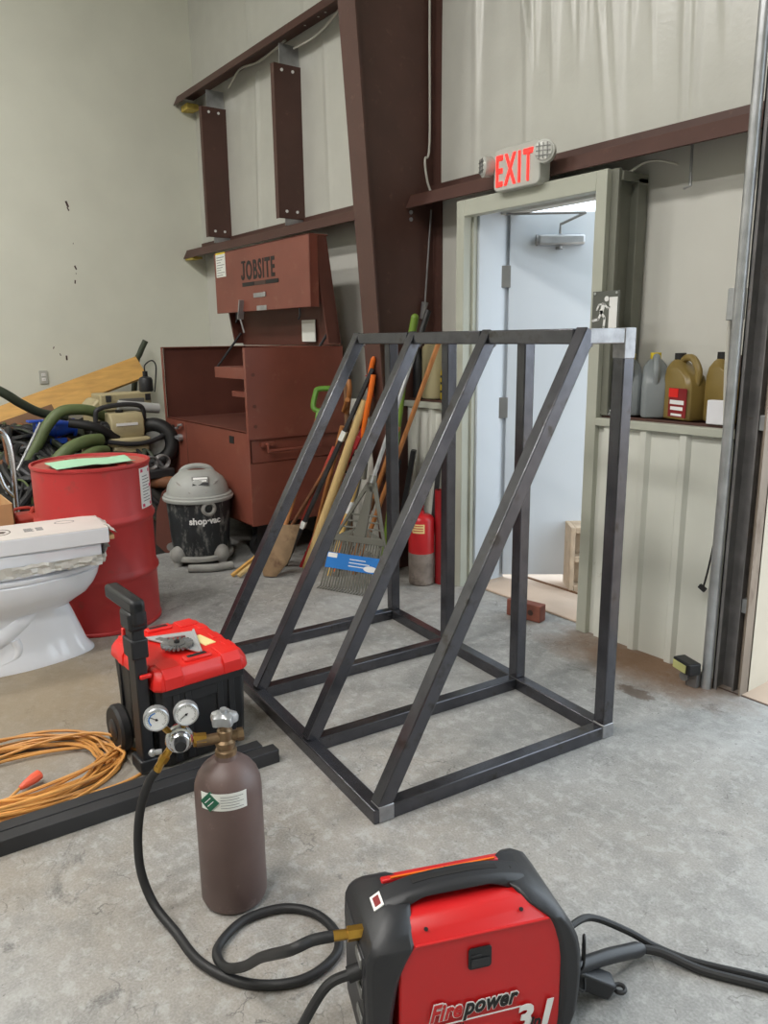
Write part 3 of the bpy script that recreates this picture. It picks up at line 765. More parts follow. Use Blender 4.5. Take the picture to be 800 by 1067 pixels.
text('model_number', '1', 'label_white', wd, MPn @ Matrix.Translation((.276, .044, .002)), .085, .0008, .2, .003, 1.0, align='LEFT')
text('model_number', 'in', 'ink', wd, MPn @ Matrix.Translation((.262, .048, .004)), .034, .0008, .2, .001, 1.0, align='LEFT')
# rear face details
b = MB(); b.b6(-.0895, -.083, -.085, .085, .05, .28); b.build('rear_panel', 'black_steel', wd, bevel=.004)
b = MB(); b.cyl((-.075, -.03, .292), (-.108, -.03, .294), .015, 6).cyl((-.108, -.03, .294), (-.137, -.03, .296), .0105, 12); b.build('gas_inlet', 'brass', wd)
b = MB(); b.cyl((-.083, -.06, .232), (-.115, -.06, .225), .016, 14); b.build('strain_relief', 'black_rubber', wd)
b = MB()
for z in (.26, .19, .12): b.b6(-.094, -.088, -.08, -.035, z - .012, z + .012)
b.build('rear_fittings', 'grey_metal', wd, bevel=.004)
b = MB(frame((-.040, -.010, .3395), (.0, -1, 0), (.87, 0, .50))); b.b6(-.02, .02, -.012, .012, -.001, .0015); st = b.build('warning_sticker', 'label_white', wd)
b = MB(frame((-.040, -.010, .3395), (.0, -1, 0), (.87, 0, .50))); b.b6(-.013, .013, -.007, .007, .0012, .0022); b.build('sticker_print', 'dark_red_label', st)
b = MB()
for x in (-.06, .33):
    for y in (-.08, .08): b.cyl((x, y, 0), (x, y, .016), .014, 10)
b.build('foot', 'black_rubber', wd)
def wl(x, y, z): return WM @ V((x, y, z))
pc = [wl(-.11, -.06, .226), wl(-.16, -.06, .208), wl(-.22, -.075, .13), wl(-.28, -.10, .045), wl(-.36, -.13, .013), wl(-.50, -.16, .012), wl(-.75, -.10, .012)]
tag(MB().tube(cr(pc, 10), .0105, 10).build('power_cord', 'black_rubber'), 'black power cord leaving the rear of the red welder', 'power cord')
# torch lead: thick sleeve then two thin cables
tl = thing('torch_lead', 'black welding torch lead with a thick sleeve running across the floor', 'welding cable')
s0, s1 = wl(.385, -.04, .09), V((-.905, 1.415, .03))
MB().tube(cr([s0, s0.lerp(s1, .5) + V((0, 0, .006)), s1], 6), [.017] * 6 + [.0175] * 6 + [.014], 14).build('sleeve', 'charcoal', tl)
MB().tube(cr([s1, (-.87, 1.45, .024), (-.79, 1.49, .012), (-.69, 1.555, .011), (-.55, 1.64, .011), (-.3, 1.76, .011)], 8), .0105, 10).build('cable', 'black_rubber', tl)
tag(MB().tube(cr([wl(.383, .02, .15), wl(.41, .02, .14), (-.995, 1.33, .10), (-.945, 1.41, .055), (-.895, 1.46, .018), (-.82, 1.50, .010), (-.71, 1.575, .009), (-.57, 1.665, .009), (-.3, 1.80, .009)], 8), .0085, 10).build('ground_lead', 'black_rubber'), 'thinner black ground cable running beside the sleeved torch lead', 'welding cable')
gc = thing('ground_clamp', 'black plug with a small ring end beside the red welder', 'clamp', (-.93, 1.21, 0))
p0, p1 = V((-.02, -.03, .075)), V((.045, .062, .022))
b = MB(); b.bar(p0, p1, .045, .042); b.build('body', 'charcoal', gc, bevel=.006)
b = MB(); b.torus((0, 0, 0), .012, .005, Matrix.Translation((.060, .076, .020)), 16, 8); b.build('ring_end', 'black_rubber', gc)
wl_pts = [wl(.39, -.05, .10), wl(.41, -.065, .115), wl(.42, -.05, .17), wl(.435, -.02, .15), wl(.43, -.03, .10), wl(.42, -.06, .05), wl(.40, -.06, .06)]
tag(MB().tube(cr(wl_pts, 8), .003, 6).build('wire_tie', 'black_rubber'), 'thin black wire tie looped around the torch lead', 'wire')

# ------------------------------------------------------------------ rolling toolbox
tb = thing('rolling_toolbox', 'rolling black toolbox with a bright red lid and pull handle', 'toolbox', (-2.612, .955, 0), R(2))
hx, hy = .222, .175
def rr_ring(x0, x1, y0, y1, z, c): return [(x0 + c, y0, z), (x1 - c, y0, z), (x1, y0 + c, z), (x1, y1 - c, z), (x1 - c, y1, z), (x0 + c, y1, z), (x0, y1 - c, z), (x0, y0 + c, z)]
MB().loft([rr_ring(-hx + .035, hx - .035, -hy + .02, hy - .02, .008, .02), rr_ring(-hx + .02, hx - .018, -hy + .012, hy - .012, .06, .02), rr_ring(-hx + .008, hx - .008, -hy + .006, hy - .006, .312, .02)]).build('tub', 'black_plastic', tb, bevel=.004)
b = MB()
for y in (-.105, -.06, .06, .105): b.b6(hx - .02, hx - .005, y - .012, y + .012, .03, .30)
b.b6(hx - .02, hx - .006, -.05, .05, .24, .30).b6(hx - .02, hx - .003, -hy + .02, hy - .02, .28, .31)
for x in (-.15, -.05, .06, .15):
    b.b6(x - .012, x + .012, -hy + .002, -hy + .02, .03, .30).b6(x - .012, x + .012, hy - .02, hy - .002, .03, .30)
b.build('ribs', 'black_plastic', tb, bevel=.003)
lid = MB().loft([rr_ring(-hx, hx, -hy, hy, .305, .02), rr_ring(-hx - .004, hx + .004, -hy - .004, hy + .004, .314, .02), rr_ring(-hx, hx, -hy, hy, .345, .02), rr_ring(-hx + .018, hx - .018, -hy + .014, hy - .014, .374, .02), rr_ring(-hx + .03, hx - .03, -hy + .025, hy - .025, .376, .02)]).build('lid', 'tool_red', tb, bevel=.004)
for sx in (-1, 1):
    for y in (-.11, .11):
        b = MB(); b.loft([[(sx * (hx + .006), yy, .308), (sx * (hx + .005), yy, .350), (sx * (hx - .018), yy, .380), (sx * (hx - .09), yy, .382), (sx * (hx - .09), yy, .37), (sx * (hx - .04), yy, .34)] for yy in (y - .035, y + .035)])
        b.build('lid_rib', 'tool_red', lid, bevel=.003)
for x in (-.10, .02, .12):
    for sy in (-1, 1):
        b = MB(); b.loft([[(xx, sy * (hy + .006), .308), (xx, sy * (hy + .005), .350), (xx, sy * (hy - .014), .379), (xx, sy * (hy - .05), .381), (xx, sy * (hy - .05), .37), (xx, sy * (hy - .03), .34)] for xx in (x - .025, x + .025)])
        b.build('lid_rib', 'tool_red', lid, bevel=.003)
for sx in (-1, 1):
    b = MB(); b.b6(sx * (hx - .05) - .02, sx * (hx - .05) + .02, -.05, .05, .372, .388)
    hh = b.build('lid_grip', 'tool_red', lid, bevel=.006)
    b = MB(); b.b6(sx * (hx - .05) - .011, sx * (hx - .05) + .011, -.036, .036, .385, .3888); b.build('grip_recess', 'black_plastic', lid, bevel=.003)
MB().box((.04, .085, .3775), (.105, .045, .003), (0, 0, R(8))).build('sticker', 'cream_sticker', lid)
for sy in (-1, 1):
    for sx in (-1,):
        wh = MB().lathe([(0, -.022), (.08, -.022), (.088, -.012), (.088, .012), (.08, .022), (0, .022)], 32, frame((-.05, -hy - .045, .088), (1, 0, 0), (0, 0, 1))) if sy < 0 else MB().lathe([(0, -.022), (.08, -.022), (.088, -.012), (.088, .012), (.08, .022), (0, .022)], 32, frame((-.12, hy + .028, .088), (1, 0, 0), (0, 0, 1)))
        ww = wh.build('wheel', 'black_rubber', tb)
        yv = -hy - .069 if sy < 0 else hy + .052
        MB().lathe([(0, 0), (.04, 0), (.034, .004), (0, .006)], 24, frame((-.05 if sy < 0 else -.12, yv, .088), (1, 0, 0), (0, 0, 1))).build('hub', 'charcoal', ww)
b = MB(); b.b6(.10, .19, -hy - .062, -hy + .004, .012, .06).b6(.115, .185, -hy - .05, -hy - .008, .03, .56)
b.b6(.105, .19, -hy - .058, -hy + .0, .43, .50)
b.build('handle_post', 'black_plastic', tb, bevel=.006)
b = MB(); b.b6(.105, .195, -hy - .062, -hy + .004, .53, .60).b6(-.05, .21, -hy - .055, -hy - .005, .592, .642).b6(.15, .21, -hy - .052, -hy - .006, .55, .642)
b.build('handle_grip', 'black_plastic', tb, bevel=.012)
for q in ((.088, .106, -hy - .055, -hy - .015, .45, .52), (.184, .198, -hy - .04, -hy, .36, .375)): lab(MB().b6(*q).build('handle_latch', 'tool_red', tb, bevel=.004), 'small red latch')

sq = thing('speed_square', 'grey metal triangular speed square on the red toolbox lid', 'square', (-2.61, .965, .383), 0)
b = MB(); T3 = [(-.105, -.10), (.155, .015), (-.055, .075)]; C3 = V((-.005, -.005)); I3 = [tuple(C3 + (V(p) - C3) * .5) for p in T3]
ov = [[b.v((p[0], p[1], z)) for p in T3] for z in (0, .004)]; iv = [[b.v((p[0], p[1], z)) for p in I3] for z in (0, .004)]
for i in range(3):
    j = (i + 1) % 3
    b.f([ov[0][i], ov[0][j], ov[1][j], ov[1][i]]); b.f([iv[0][i], iv[0][j], iv[1][j], iv[1][i]])
    b.f([ov[1][i], ov[1][j], iv[1][j], iv[1][i]]); b.f([ov[0][i], ov[0][j], iv[0][j], iv[0][i]])
b.build('blade', 'alu', sq)
MB().bar((-.055, .078, .004), (.158, .018, .004), .008, .014).build('lip', 'alu', sq, bevel=.001)
MB().bar((-.06, -.06, .0055), (.09, .005, .0055), .022, .003).build('scale_bar', 'grey_metal', sq)
bw = thing('wire_brush', 'round knotted wire brush lying on the speed square', 'wire brush', (-2.555, .935, .3895))
b = MB(); b.lathe([(.008, 0), (.03, 0), (.03, .012), (.008, .012)], 24); bwd = b.build('disc', 'grey_metal', bw)
b = MB()
for k in range(22):
    a = 2 * PI * k / 22; d = V((math.cos(a), math.sin(a), 0)); b.tube([d * .027 + V((0, 0, .006)), d * .042 + V((0, 0, .006)), d * .058 + V((0, 0, .006))], [.0035, .0055, .006], 6)
b.build('wire_knots', 'grey_metal', bw)
MB().cyl((0, 0, .004), (0, 0, .02), .011, 6).build('arbor_nut', 'ink', bw)

# ------------------------------------------------------------------ orange extension cord
ec = thing('extension_cord', 'coiled orange extension cord lying on the concrete floor', 'extension cord', (-2.665, .37, 0))
b = MB(); pts = []
loops = 20; n = 26
ex0, ey0 = V((.15, .99)), V((-.99, .15))
for k in range(loops):
    a_ = .345 + rnd.uniform(-.07, .045); b_ = .215 + rnd.uniform(-.055, .035)
    ox, oy = rnd.uniform(-.03, .03), rnd.uniform(-.04, .03)
    for i in range(n):
        q = 2 * PI * i / n
        p = ex0 * (math.cos(q) * a_) + ey0 * (math.sin(q) * b_)
        pts.append((p.x + ox, p.y + oy, .008 + .0024 * k * (.45 + .55 * math.sin(q * 2 + k)) + .004 * (k % 3)))
b.tube(cr(pts, 2), .0054, 6)
b.build('cord_loops', 'cord_orange', ec)
MB().tube(cr([(-.02, .33, .02), (.06, .40, .008), (.13, .425, .007), (.20, .40, .007), (.24, .32, .007), (.25, .2, .012), (.22, .05, .03)], 8), .0052, 8).build('loose_loop', 'cord_orange', ec)
pl = V((.09, .00, .02)); pd = V((-.35, .85, .15)).normalized()
b = MB(); b.tube([pl, pl + pd * .02, pl + pd * .055, pl + pd * .075, pl + pd * .08], [.008, .014, .019, .018, .012], 10); lab(b.build('plug', 'plug_orange', ec), 'bright orange plug end')
MB().tube(cr([pl, pl - pd * .03 + V((.0, 0, -.006)), pl - pd * .06 + V((.03, -.03, -.012))], 6), .005, 6).build('plug_tail', 'cord_orange', ec)

# ------------------------------------------------------------------ toilet with boxes on it
TC = V((-3.745, .60, 0)); TR = R(0)
to = thing('toilet', 'new white porcelain toilet standing on the floor by the red drum', 'toilet', TC)
def egg(cy0, hy0, hx0, z, n=36, flat=.0):
    out = []
    for k in range(n):
        a = 2 * PI * k / n; c, s2 = math.cos(a), math.sin(a)
        yy = cy0 + hy0 * s2; hx_ = hx0 * (1 - (.12 * s2 if s2 > 0 else 0))
        e = .8
        out.append((math.copysign(abs(c) ** e, c) * hx_, yy, z))
    return out
b = MB(); b.loft([egg(.02, .328, .138, 0), egg(.02, .328, .138, .012), egg(.01, .308, .124, .05), egg(.0, .295, .114, .12), egg(-.01, .278, .108, .20), egg(-.018, .268, .106, .25), egg(.01, .278, .120, .272), egg(.035, .305, .152, .302), egg(.045, .328, .175, .34), egg(.05, .345, .186, .38), egg(.05, .355, .189, .412), egg(.05, .345, .18, .42)])
b.build('bowl', 'porcelain', to, ang=50)
b = MB(); b.tube(cr([(.04, .08, .26), (.062, .0, .21), (.07, -.09, .16), (.07, -.18, .17), (.07, -.27, .23)], 8), .055, 16)
b.build('trapway', 'porcelain', to)
b = MB(); b.tube(cr([(.088, -.26, .035), (.092, -.14, .04), (.096, -.04, .06), (.098, -.01, .10), (.096, -.02, .15)], 8), .026, 12)
b.build('foot_relief', 'porcelain', to)
MB().cyl((.10, -.12, .03), (.128, -.12, .034), .012, 12).build('bolt_cap', 'porcelain', to)
b = MB(); b.loft([egg(.05, .352, .186, .421), egg(.05, .356, .19, .428), egg(.05, .354, .188, .44), egg(.05, .34, .17, .446)]); b.build('seat', 'porcelain', to, ang=60)
b = MB(); b.loft([egg(.045, .345, .182, .450), egg(.045, .352, .188, .456), egg(.045, .348, .184, .468), egg(.045, .32, .16, .474)]); b.build('seat_lid', 'porcelain', to, ang=60)
def crumple(M, w, h, amp, nu=14, nv=9):
    b = MB(M); g = [[b.v((w * (i / nu - .5) + rnd.uniform(-1, 1) * amp * .6, h * (j / nv - .5) + rnd.uniform(-1, 1) * amp * .6, rnd.uniform(-1, 1) * amp)) for i in range(nu + 1)] for j in range(nv + 1)]
    for j in range(nv):
        for i in range(nu): b.f([g[j][i], g[j][i + 1], g[j + 1][i + 1], g[j + 1][i]])
    return b
bubble = thing('plastic_film', 'crumpled clear plastic film between toilet seat and white packages', 'plastic film', TC + V((0, .03, .476)), R(-3))
crumple(frame((.005, .0, .011), (0, 1, 0), (-1, 0, 0)), .68, .33, .006, 30, 14).build('film_sheet', 'plastic_wrap', bubble, ang=20)
crumple(frame((.178, .0, .006), (0, 1, 0), (.25, 0, .97)), .70, .045, .007, 34, 4).build('film_fold', 'plastic_wrap', bubble, ang=20)
crumple(frame((.0, .345, .006), (1, 0, 0), (0, .25, .97)), .32, .05, .008, 16, 4).build('film_fold', 'plastic_wrap', bubble, ang=20)
tk = thing('toilet_tank_lid', 'flat white porcelain slab wrapped in plastic under the printed carton', 'tank lid', TC + V((.01, .05, .499)), R(-3))
MB().b6(-.16, .178, -.42, .335, 0, .062).build('slab', 'porcelain', tk, bevel=.01)
crumple(frame((.02, .352, .012), (1, 0, 0), (0, .35, .93)), .30, .10, .012).build('torn_wrap', 'plastic_wrap', tk, ang=20)
crumple(frame((.186, .0, -.012), (0, 1, 0), (.2, 0, .97)), .66, .05, .008, 26, 4).build('hanging_wrap', 'plastic_wrap', tk, ang=20)
bx = thing('printed_carton', 'long white carton with a printed oval lying on the toilet', 'carton', TC + V((.01, .05, .5625)), R(-5))
MB().b6(-.125, .185, -.42, .375, 0, .072).build('box', 'carton_white', bx, bevel=.005)
MB().b6(-.124, .184, -.419, .374, .0722, .0732).build('top_face', 'carton_top', bx)
crumple(frame((.03, .392, .058), (1, 0, 0), (0, .78, -.62)), .29, .06, .008, 10, 4).build('torn_flap', 'carton_top', bx, ang=20)
lab(MB().b6(.02, .17, .375, .40, .012, .03).build('torn_edge', 'cardboard', bx), 'brown torn cardboard edge')
b = MB(); M2 = Matrix.Translation((.02, -.09, .0738))
b.loft([[(.02 + .06 * math.cos(a) * k, -.06 + .042 * math.sin(a) * k, z) for a in (2 * PI * i / 32 for i in range(32))] for k, z in ((1, .0733), (1, .0742), (.9, .0742), (.9, .0733))], closed=True)
b.loft([[(.02 + .006 * s, -.06 + t, z) for s, t in ((-4, -.022), (3, -.022), (4, .012), (0, .024), (-2, .008))] for z in (.0733, .0742)])
b.build('printed_oval', 'ink_brown', bx)
b = MB()
for i in range(4):
    b.b6(.06 - i * .018, .07 - i * .018, .035, .075 - .006 * (i % 2), .0733, .074)
    b.b6(.06 - i * .018, .07 - i * .018, .085, .115, .0733, .074)
b.loft([[(-.04 + .03 * math.cos(a) * k, .22 + .045 * math.sin(a) * k, z) for a in (2 * PI * i / 24 for i in range(24))] for k, z in ((1, .0733), (1, .074), (.9, .074), (.9, .0733))], closed=True)
b.build('printed_text', 'ink_grey', bx)

# ------------------------------------------------------------------ red drum
DC = V((-4.085, 1.11, 0))
dr = thing('steel_drum', 'large red steel drum with a white side label', 'drum', DC)
r = .288
prof = [(0, .006), (r - .01, .006), (r, 0), (r + .006, .006), (r + .006, .016), (r, .022)]
for zc in (.29, .58):
    prof += [(r, zc - .03), (r + .004, zc - .02), (r + .012, zc - .006), (r + .012, zc + .006), (r + .004, zc + .02), (r, zc + .03)]
prof += [(r, .845), (r + .006, .85), (r + .008, .858), (r + .006, .866), (r - .004, .866), (r - .008, .852)]
MB().lathe(prof + [(0, .852)], 64).build('body', 'drum_red', dr)
MB().lathe([(0, .8522), (r - .010, .8522), (r - .010, .8535), (0, .8545)], 48).build('head', 'drum_top', dr)
for p in ((.17, .1), (-.19, -.05)): MB().cyl((p[0], p[1], .853), (p[0], p[1], .862), .03, 16).build('bung', 'faded_red', dr)
am = math.atan2(-1.11, 4.085)
a1 = am + R(63.5)
lb = MB().patch(r + .0, a1 - R(12), a1 + R(12), .625, .835, .0012, 8).build('label', 'label_white', dr)
b = MB()
for k in range(9): b.patch(r + .001, a1 - R(8), a1 + R(7 - 4 * (k % 3 == 2)), .66 + k * .016, .664 + k * .016, .0009, 4)
b.build('label_text', 'ink_grey', lb)
b = MB()
for z, a in ((.815, 8), (.82, -8), (.64, -8), (.64, 8), (.735, 9)): b.patch(r + .001, a1 + R(a - 2), a1 + R(a + 2), z - .008, z + .008, .001, 3)
b.build('label_marks', 'pink_label', lb)
b = MB(); g = []
for j in range(13):
    row = []
    for i in range(13):
        u, v_ = i / 12, j / 12
        x = -.02 + .30 * u - .03 * v_ ; y = -.26 + .47 * v_ + .05 * u * math.sin(v_ * 6)
        row.append(b.v((x * .8 + .0, y * .85, .8685 + .006 * math.sin(u * 7 + v_ * 3) * math.sin(v_ * 5) + (.002 if .4 < u < .6 else 0) + .006)))
    g.append(row)
for j in range(12):
    for i in range(12): b.f([g[j][i], g[j][i + 1], g[j + 1][i + 1], g[j + 1][i]])
gs = b.build('plastic_sheet', 'mint', ang=80); gs.location = DC
sm = gs.modifiers.new('s', 'SOLIDIFY'); sm.thickness = .003
tag(gs, 'pale mint green crumpled sheet on top of the red drum', 'sheet')

# ------------------------------------------------------------------ shop vac
vc = thing('shop_vacuum', 'dusty grey and black wet-dry vacuum on casters', 'vacuum', (-4.835, 1.993, 0), math.atan2(-1.993, 4.835))
r = .212
MB().lathe([(0, .06), (.175, .06), (.182, .07), (.19, .10), (r, .435), (r + .006, .44), (0, .44)], 48).build('tank', 'vac_black', vc)
MB().lathe([(r - .02, .43), (r + .018, .432), (r + .022, .44), (r + .022, .452), (r + .012, .46), (r + .012, .468), (r - .01, .475), (r - .03, .475)], 48).build('lid_rim', 'vac_grey', vc)
b = MB(); b.loft([[(rx * math.cos(a), ry * math.sin(a), z) for a in (2 * PI * k / 40 for k in range(40))] for rx, ry, z in ((.205, .207, .468), (.202, .204, .49), (.19, .195, .53), (.165, .172, .57), (.13, .135, .6), (.10, .11, .618), (.07, .08, .625), (.02, .03, .628))])
hd = b.build('motor_head', 'vac_grey', vc, ang=60)
b = MB(); b.tube(cr([(-.05, -.11, .585), (-.05, -.085, .622), (-.05, -.03, .640), (-.05, .03, .640), (-.05, .085, .622), (-.05, .11, .585)], 6), .020, 10); b.build('carry_handle', 'vac_grey', hd)
b = MB(); b.ell((.0, 0, .621), (.036, .07, .011), 20, 8); b.build('handle_recess', 'box_inner', hd)
b = MB(frame((.148, .02, .566), (0, 1, 0), (-.62, 0, .78))); b.b6(-.055, .055, -.035, .035, 0, .012); pn = b.build('switch_panel', 'grey_metal', hd, bevel=.004)
b = MB(frame((.148, .02, .566), (0, 1, 0), (-.62, 0, .78))); b.b6(-.045, .045, .012, .026, .0115, .013).b6(-.045, .04, -.005, .005, .0115, .013); b.build('panel_text', 'label_white', hd)
b = MB(frame((.148, .02, .566), (0, 1, 0), (-.62, 0, .78))); b.b6(-.05, .05, -.032, -.014, .0115, .0128); b.build('panel_stripe', 'charcoal', hd)
b = MB()
for s in (-1, 1):
    b.tube([(.19, s * .05, .50), (.13, s * .12, .56), (.05, s * .155, .57)], .006, 6)
b.build('head_seam', 'dusty_grey', hd)
pa = R(17); d = V((math.cos(pa), math.sin(pa), 0))
b = MB(); Mp = frame(d * .205 + V((0, 0, .395)), (-d.y, d.x, 0), (0, 0, 1)); b.ring([(.026, -.01), (.05, -.01), (.05, .012), (.042, .022), (.034, .024), (.028, .015)], 28, Mp)
pt = b.build('hose_port', 'dusty_grey', vc); MB().lathe([(0, .0), (.027, .0), (.027, .004), (0, .004)], 20, Mp).build('port_opening', 'ink', vc)
text('lettering', 'shop·vac', 'label_white', vc, Matrix(), .060, .002, 0, .0018, 1.0, bend=(r - .004, R(10)))
for o in [o for o in vc.children if o.name.startswith('lettering')]:
    for v in o.data.vertices: v.co.z += .295
for k, a in enumerate((-52, 42, 128, 218)):
    d = V((math.cos(R(a)), math.sin(R(a)), 0)); c = MB()
    c.ell(d * .19 + V((0, 0, .075)), (.055, .055, .062), 18, 10); c.cyl(d * .2 + V((0, 0, .0)), d * .2 + V((0, 0, .03)), .028, 14)
    c.build('caster_housing', 'dusty_grey', vc)
b = MB(); b.loft([[(.215 * math.cos(a), .215 * math.sin(a), z) for a in (2 * PI * k / 40 for k in range(40))] for z in (.035, .07)]); b.build('base_ring', 'dusty_grey', vc, bevel=.008)
vh = MB().tube(cr([(-4.60, 1.80, .027), (-4.52, 1.93, .027), (-4.50, 2.06, .028)], 8), .026, 12)
tag(vh.build('vacuum_wand', 'dusty_grey'), 'dusty grey vacuum wand lying along the casters of the vacuum', 'wand')
tag(MB().tube([(-5.45, 1.90, .05), (-5.1, 1.92, .06), (-4.98, 1.83, .085)], .028, 12).build('grey_pipe', 'grey_metal'), 'grey pipe lying on the floor behind the vacuum', 'pipe')

# ------------------------------------------------------------------ brown tool chest with raised lid
BX0, BX1, BY0, BY1, BZ0, BZ1 = -5.94, -4.49, 2.22, 2.96, .26, 1.42
B0 = V((-5.215, 2.59, 0))
jb = thing('jobsite_chest', 'big brown steel tool chest with its lettered lid raised', 'tool chest', B0)
T = Matrix.Translation(-B0)
def wb(): return MB(T)
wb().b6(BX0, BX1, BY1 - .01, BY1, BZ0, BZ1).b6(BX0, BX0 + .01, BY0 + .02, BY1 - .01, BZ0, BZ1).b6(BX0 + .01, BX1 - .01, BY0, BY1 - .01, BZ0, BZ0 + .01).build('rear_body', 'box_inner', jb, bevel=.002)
b = wb(); b.b6(BX1 - .008, BX1, BY0, BY1, .83, BZ1).b6(BX1 - .022, BX1 - .012, BY0 + .02, BY1, .68, .83).b6(BX1 - .008, BX1, BY0, BY1, BZ0, .68)
b.b6(BX1 - .022, BX1, BY0, BY1, .674, .68).b6(BX1 - .022, BX1, BY0, BY1, .83, .836).b6(BX1 - .03, BX1, BY0, BY0 + .008, BZ0, BZ1).b6(BX1 - .03, BX1, BY0, BY1, BZ1 - .008, BZ1)
b.build('end_panel', 'box_brown', jb, bevel=.002)
b = wb(); b.b6(BX0, BX0 + .03, BY0, BY0 + .008, BZ0, BZ1).b6(BX0, BX0 + .03, BY0, BY1 - .01, BZ1 - .008, BZ1).b6(BX0 + .03, BX1 - .03, BY1 - .03, BY1, BZ1 - .008, BZ1)
b.build('rim', 'box_brown', jb, bevel=.002)
b = wb(); b.b6(BX0 + .03, BX1 - .03, BY0, BY0 + .012, BZ0, .88).b6(BX0 + .03, BX1 - .03, BY0, BY0 + .035, .872, .88)
fp = b.build('front_panel', 'box_brown', jb, bevel=.002)
b = wb(); b.b6(-5.53, -5.527, BY0 - .002, BY0, BZ0 + .02, .87); b.build('door_seam', 'ink_brown', fp)
wb().b6(-5.80, -5.76, BY0 - .003, BY0, .80, .83).build('lock_slot', 'ink', fp); wb().b6(-4.78, -4.71, BY0 - .003, BY0, .79, .84).build('lock_slot', 'ink', fp)
b = wb(); b.tube([(-5.69, BY0 - .02, .815), (-5.62, BY0 - .03, .82), (-5.60, BY0 - .03, .845), (-5.56, BY0 - .02, .85)], .009, 8).cyl((-5.63, BY0 - .025, .745), (-5.63, BY0, .745), .028, 12).bar((-5.67, BY0 - .03, .75), (-5.59, BY0 - .03, .742), .02, .02)
lab(b.build('latch', 'galv', fp), 'silver latch')
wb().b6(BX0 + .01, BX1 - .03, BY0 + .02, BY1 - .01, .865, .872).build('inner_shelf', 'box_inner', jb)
wb().b6(-5.47, BX1 - .02, 2.45, 2.75, 1.195, 1.275).b6(-5.30, BX1 - .02, 2.5, 2.75, 1.06, 1.10).build('side_tray', 'box_brown', jb, bevel=.003)
b = wb()
for z in (.80, .745): pass
b.tube([(BX1 + .0, 2.34, .80), (BX1 + .03, 2.34, .80), (BX1 + .03, 2.34, .755), (BX1 + .03, 2.74, .755), (BX1 + .03, 2.74, .80), (BX1, 2.74, .80)], .011, 8).b6(BX1 - .012, BX1 + .012, 2.30, 2.40, .785, .815)
b.build('side_handle', 'box_brown', jb)
b = wb()
for z in (1.25, 1.05, .92): b.cyl((BX1, BY0 + .05, z), (BX1 + .006, BY0 + .05, z), .012, 10)
b.build('rivet', 'box_inner', jb)
for x in (BX0 + .12, BX1 - .12):
    for y in (BY0 + .12, BY1 - .12):
        b = wb(); b.cyl((x - .025, y, .09), (x + .025, y, .09), .085, 20).b6(x - .04, x - .032, y - .05, y + .05, .09, BZ0).b6(x + .032, x + .04, y - .05, y + .05, .09, BZ0)
        b.build('caster', 'black_rubber', jb)
# lid: tall inner plate leaning forward from the hinge, lettered front flap hanging from its top
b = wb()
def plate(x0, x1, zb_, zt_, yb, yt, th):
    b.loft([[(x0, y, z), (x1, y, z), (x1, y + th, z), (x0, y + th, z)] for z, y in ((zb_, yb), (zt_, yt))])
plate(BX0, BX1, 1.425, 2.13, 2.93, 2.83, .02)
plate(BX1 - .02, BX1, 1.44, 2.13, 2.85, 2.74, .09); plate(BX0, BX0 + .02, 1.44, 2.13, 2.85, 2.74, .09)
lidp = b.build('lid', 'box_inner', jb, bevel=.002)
b = wb(); b.b6(BX0 - .005, BX1 + .005, 2.715, 2.735, 1.675, 2.135).b6(BX0 - .005, BX1 + .005, 2.715, 2.86, 2.125, 2.135).b6(BX1 - .005, BX1 + .005, 2.715, 2.78, 1.675, 2.135)
flap = b.build('lid_flap', 'box_brown', lidp, bevel=.003)
def onflap(x, z, off=.0): return T @ frame((x, 2.714 - off, z), (1, 0, 0), (0, 0, 1))
text('lettering', 'OBSITE', 'ink', lidp, onflap(-5.400, 1.905), .185, .0008, 0, .005, .68, align='LEFT', space=1.14)
b = MB(onflap(-5.455, 1.905))
b.prism([(-.012, .118), (.052, .118), (.052, .134), (-.012, .134)], .0016).prism([(.012, .03), (.034, .03), (.034, .12), (.012, .12)], .0016).prism([(-.022, .012), (-.006, -.002), (.016, -.002), (.034, .014), (.034, .034), (.012, .034), (.010, .018), (-.002, .018), (-.005, .034), (-.022, .034)], .0016)
b.build('lettering', 'ink', lidp)
b = MB(onflap(-5.185, 1.87)); b.b6(-.28, -.09, -.014, .014, 0, .0015).b6(.09, .28, -.014, .014, 0, .0015); b.build('lettering_bar', 'ink', lidp)
b = MB(onflap(-5.185, 1.87)); b.b6(-.085, .085, -.014, .014, 0, .0015); b.build('lettering_tag', 'ink_brown', lidp)
b = MB(onflap(-5.825, 2.04)); b.b6(-.085, .085, -.09, .08, 0, .0015); wl_ = b.build('warning_label', 'paper', lidp)
lab(wl_, 'white warning label')
b = MB(onflap(-5.825, 2.04)); b.b6(-.085, .085, .08, .093, 0, .0016); b.build('label_header', 'yellow', lidp)
b = MB(onflap(-5.825, 2.04))
for k in range(8): b.b6(-.07, .065 - .03 * (k % 3), .055 - k * .019, .06 - k * .019, .001, .002)
b.build('label_text', 'ink_grey', lidp)
b = MB(onflap(-5.20, 1.785)); b.b6(-.09, .06, -.016, .016, 0, .004).b6(.07, .10, -.014, .018, 0, .008); lab(b.build('name_plate', 'galv', lidp, bevel=.001), 'pale metal plate')
b = MB(onflap(-5.17, 1.69)); b.b6(-.075, .075, -.014, .02, 0, .004); b.build('hasp_plate', 'galv', lidp)
b = wb(); b.bar((-5.46, 2.70, 1.76), (-5.50, 2.70, 1.62), .05, .012).bar((-5.50, 2.70, 1.62), (-5.49, 2.72, 1.52), .04, .012)
lab(b.build('lid_latch', 'galv', lidp, bevel=.002), 'silver latch strap')
b = wb()
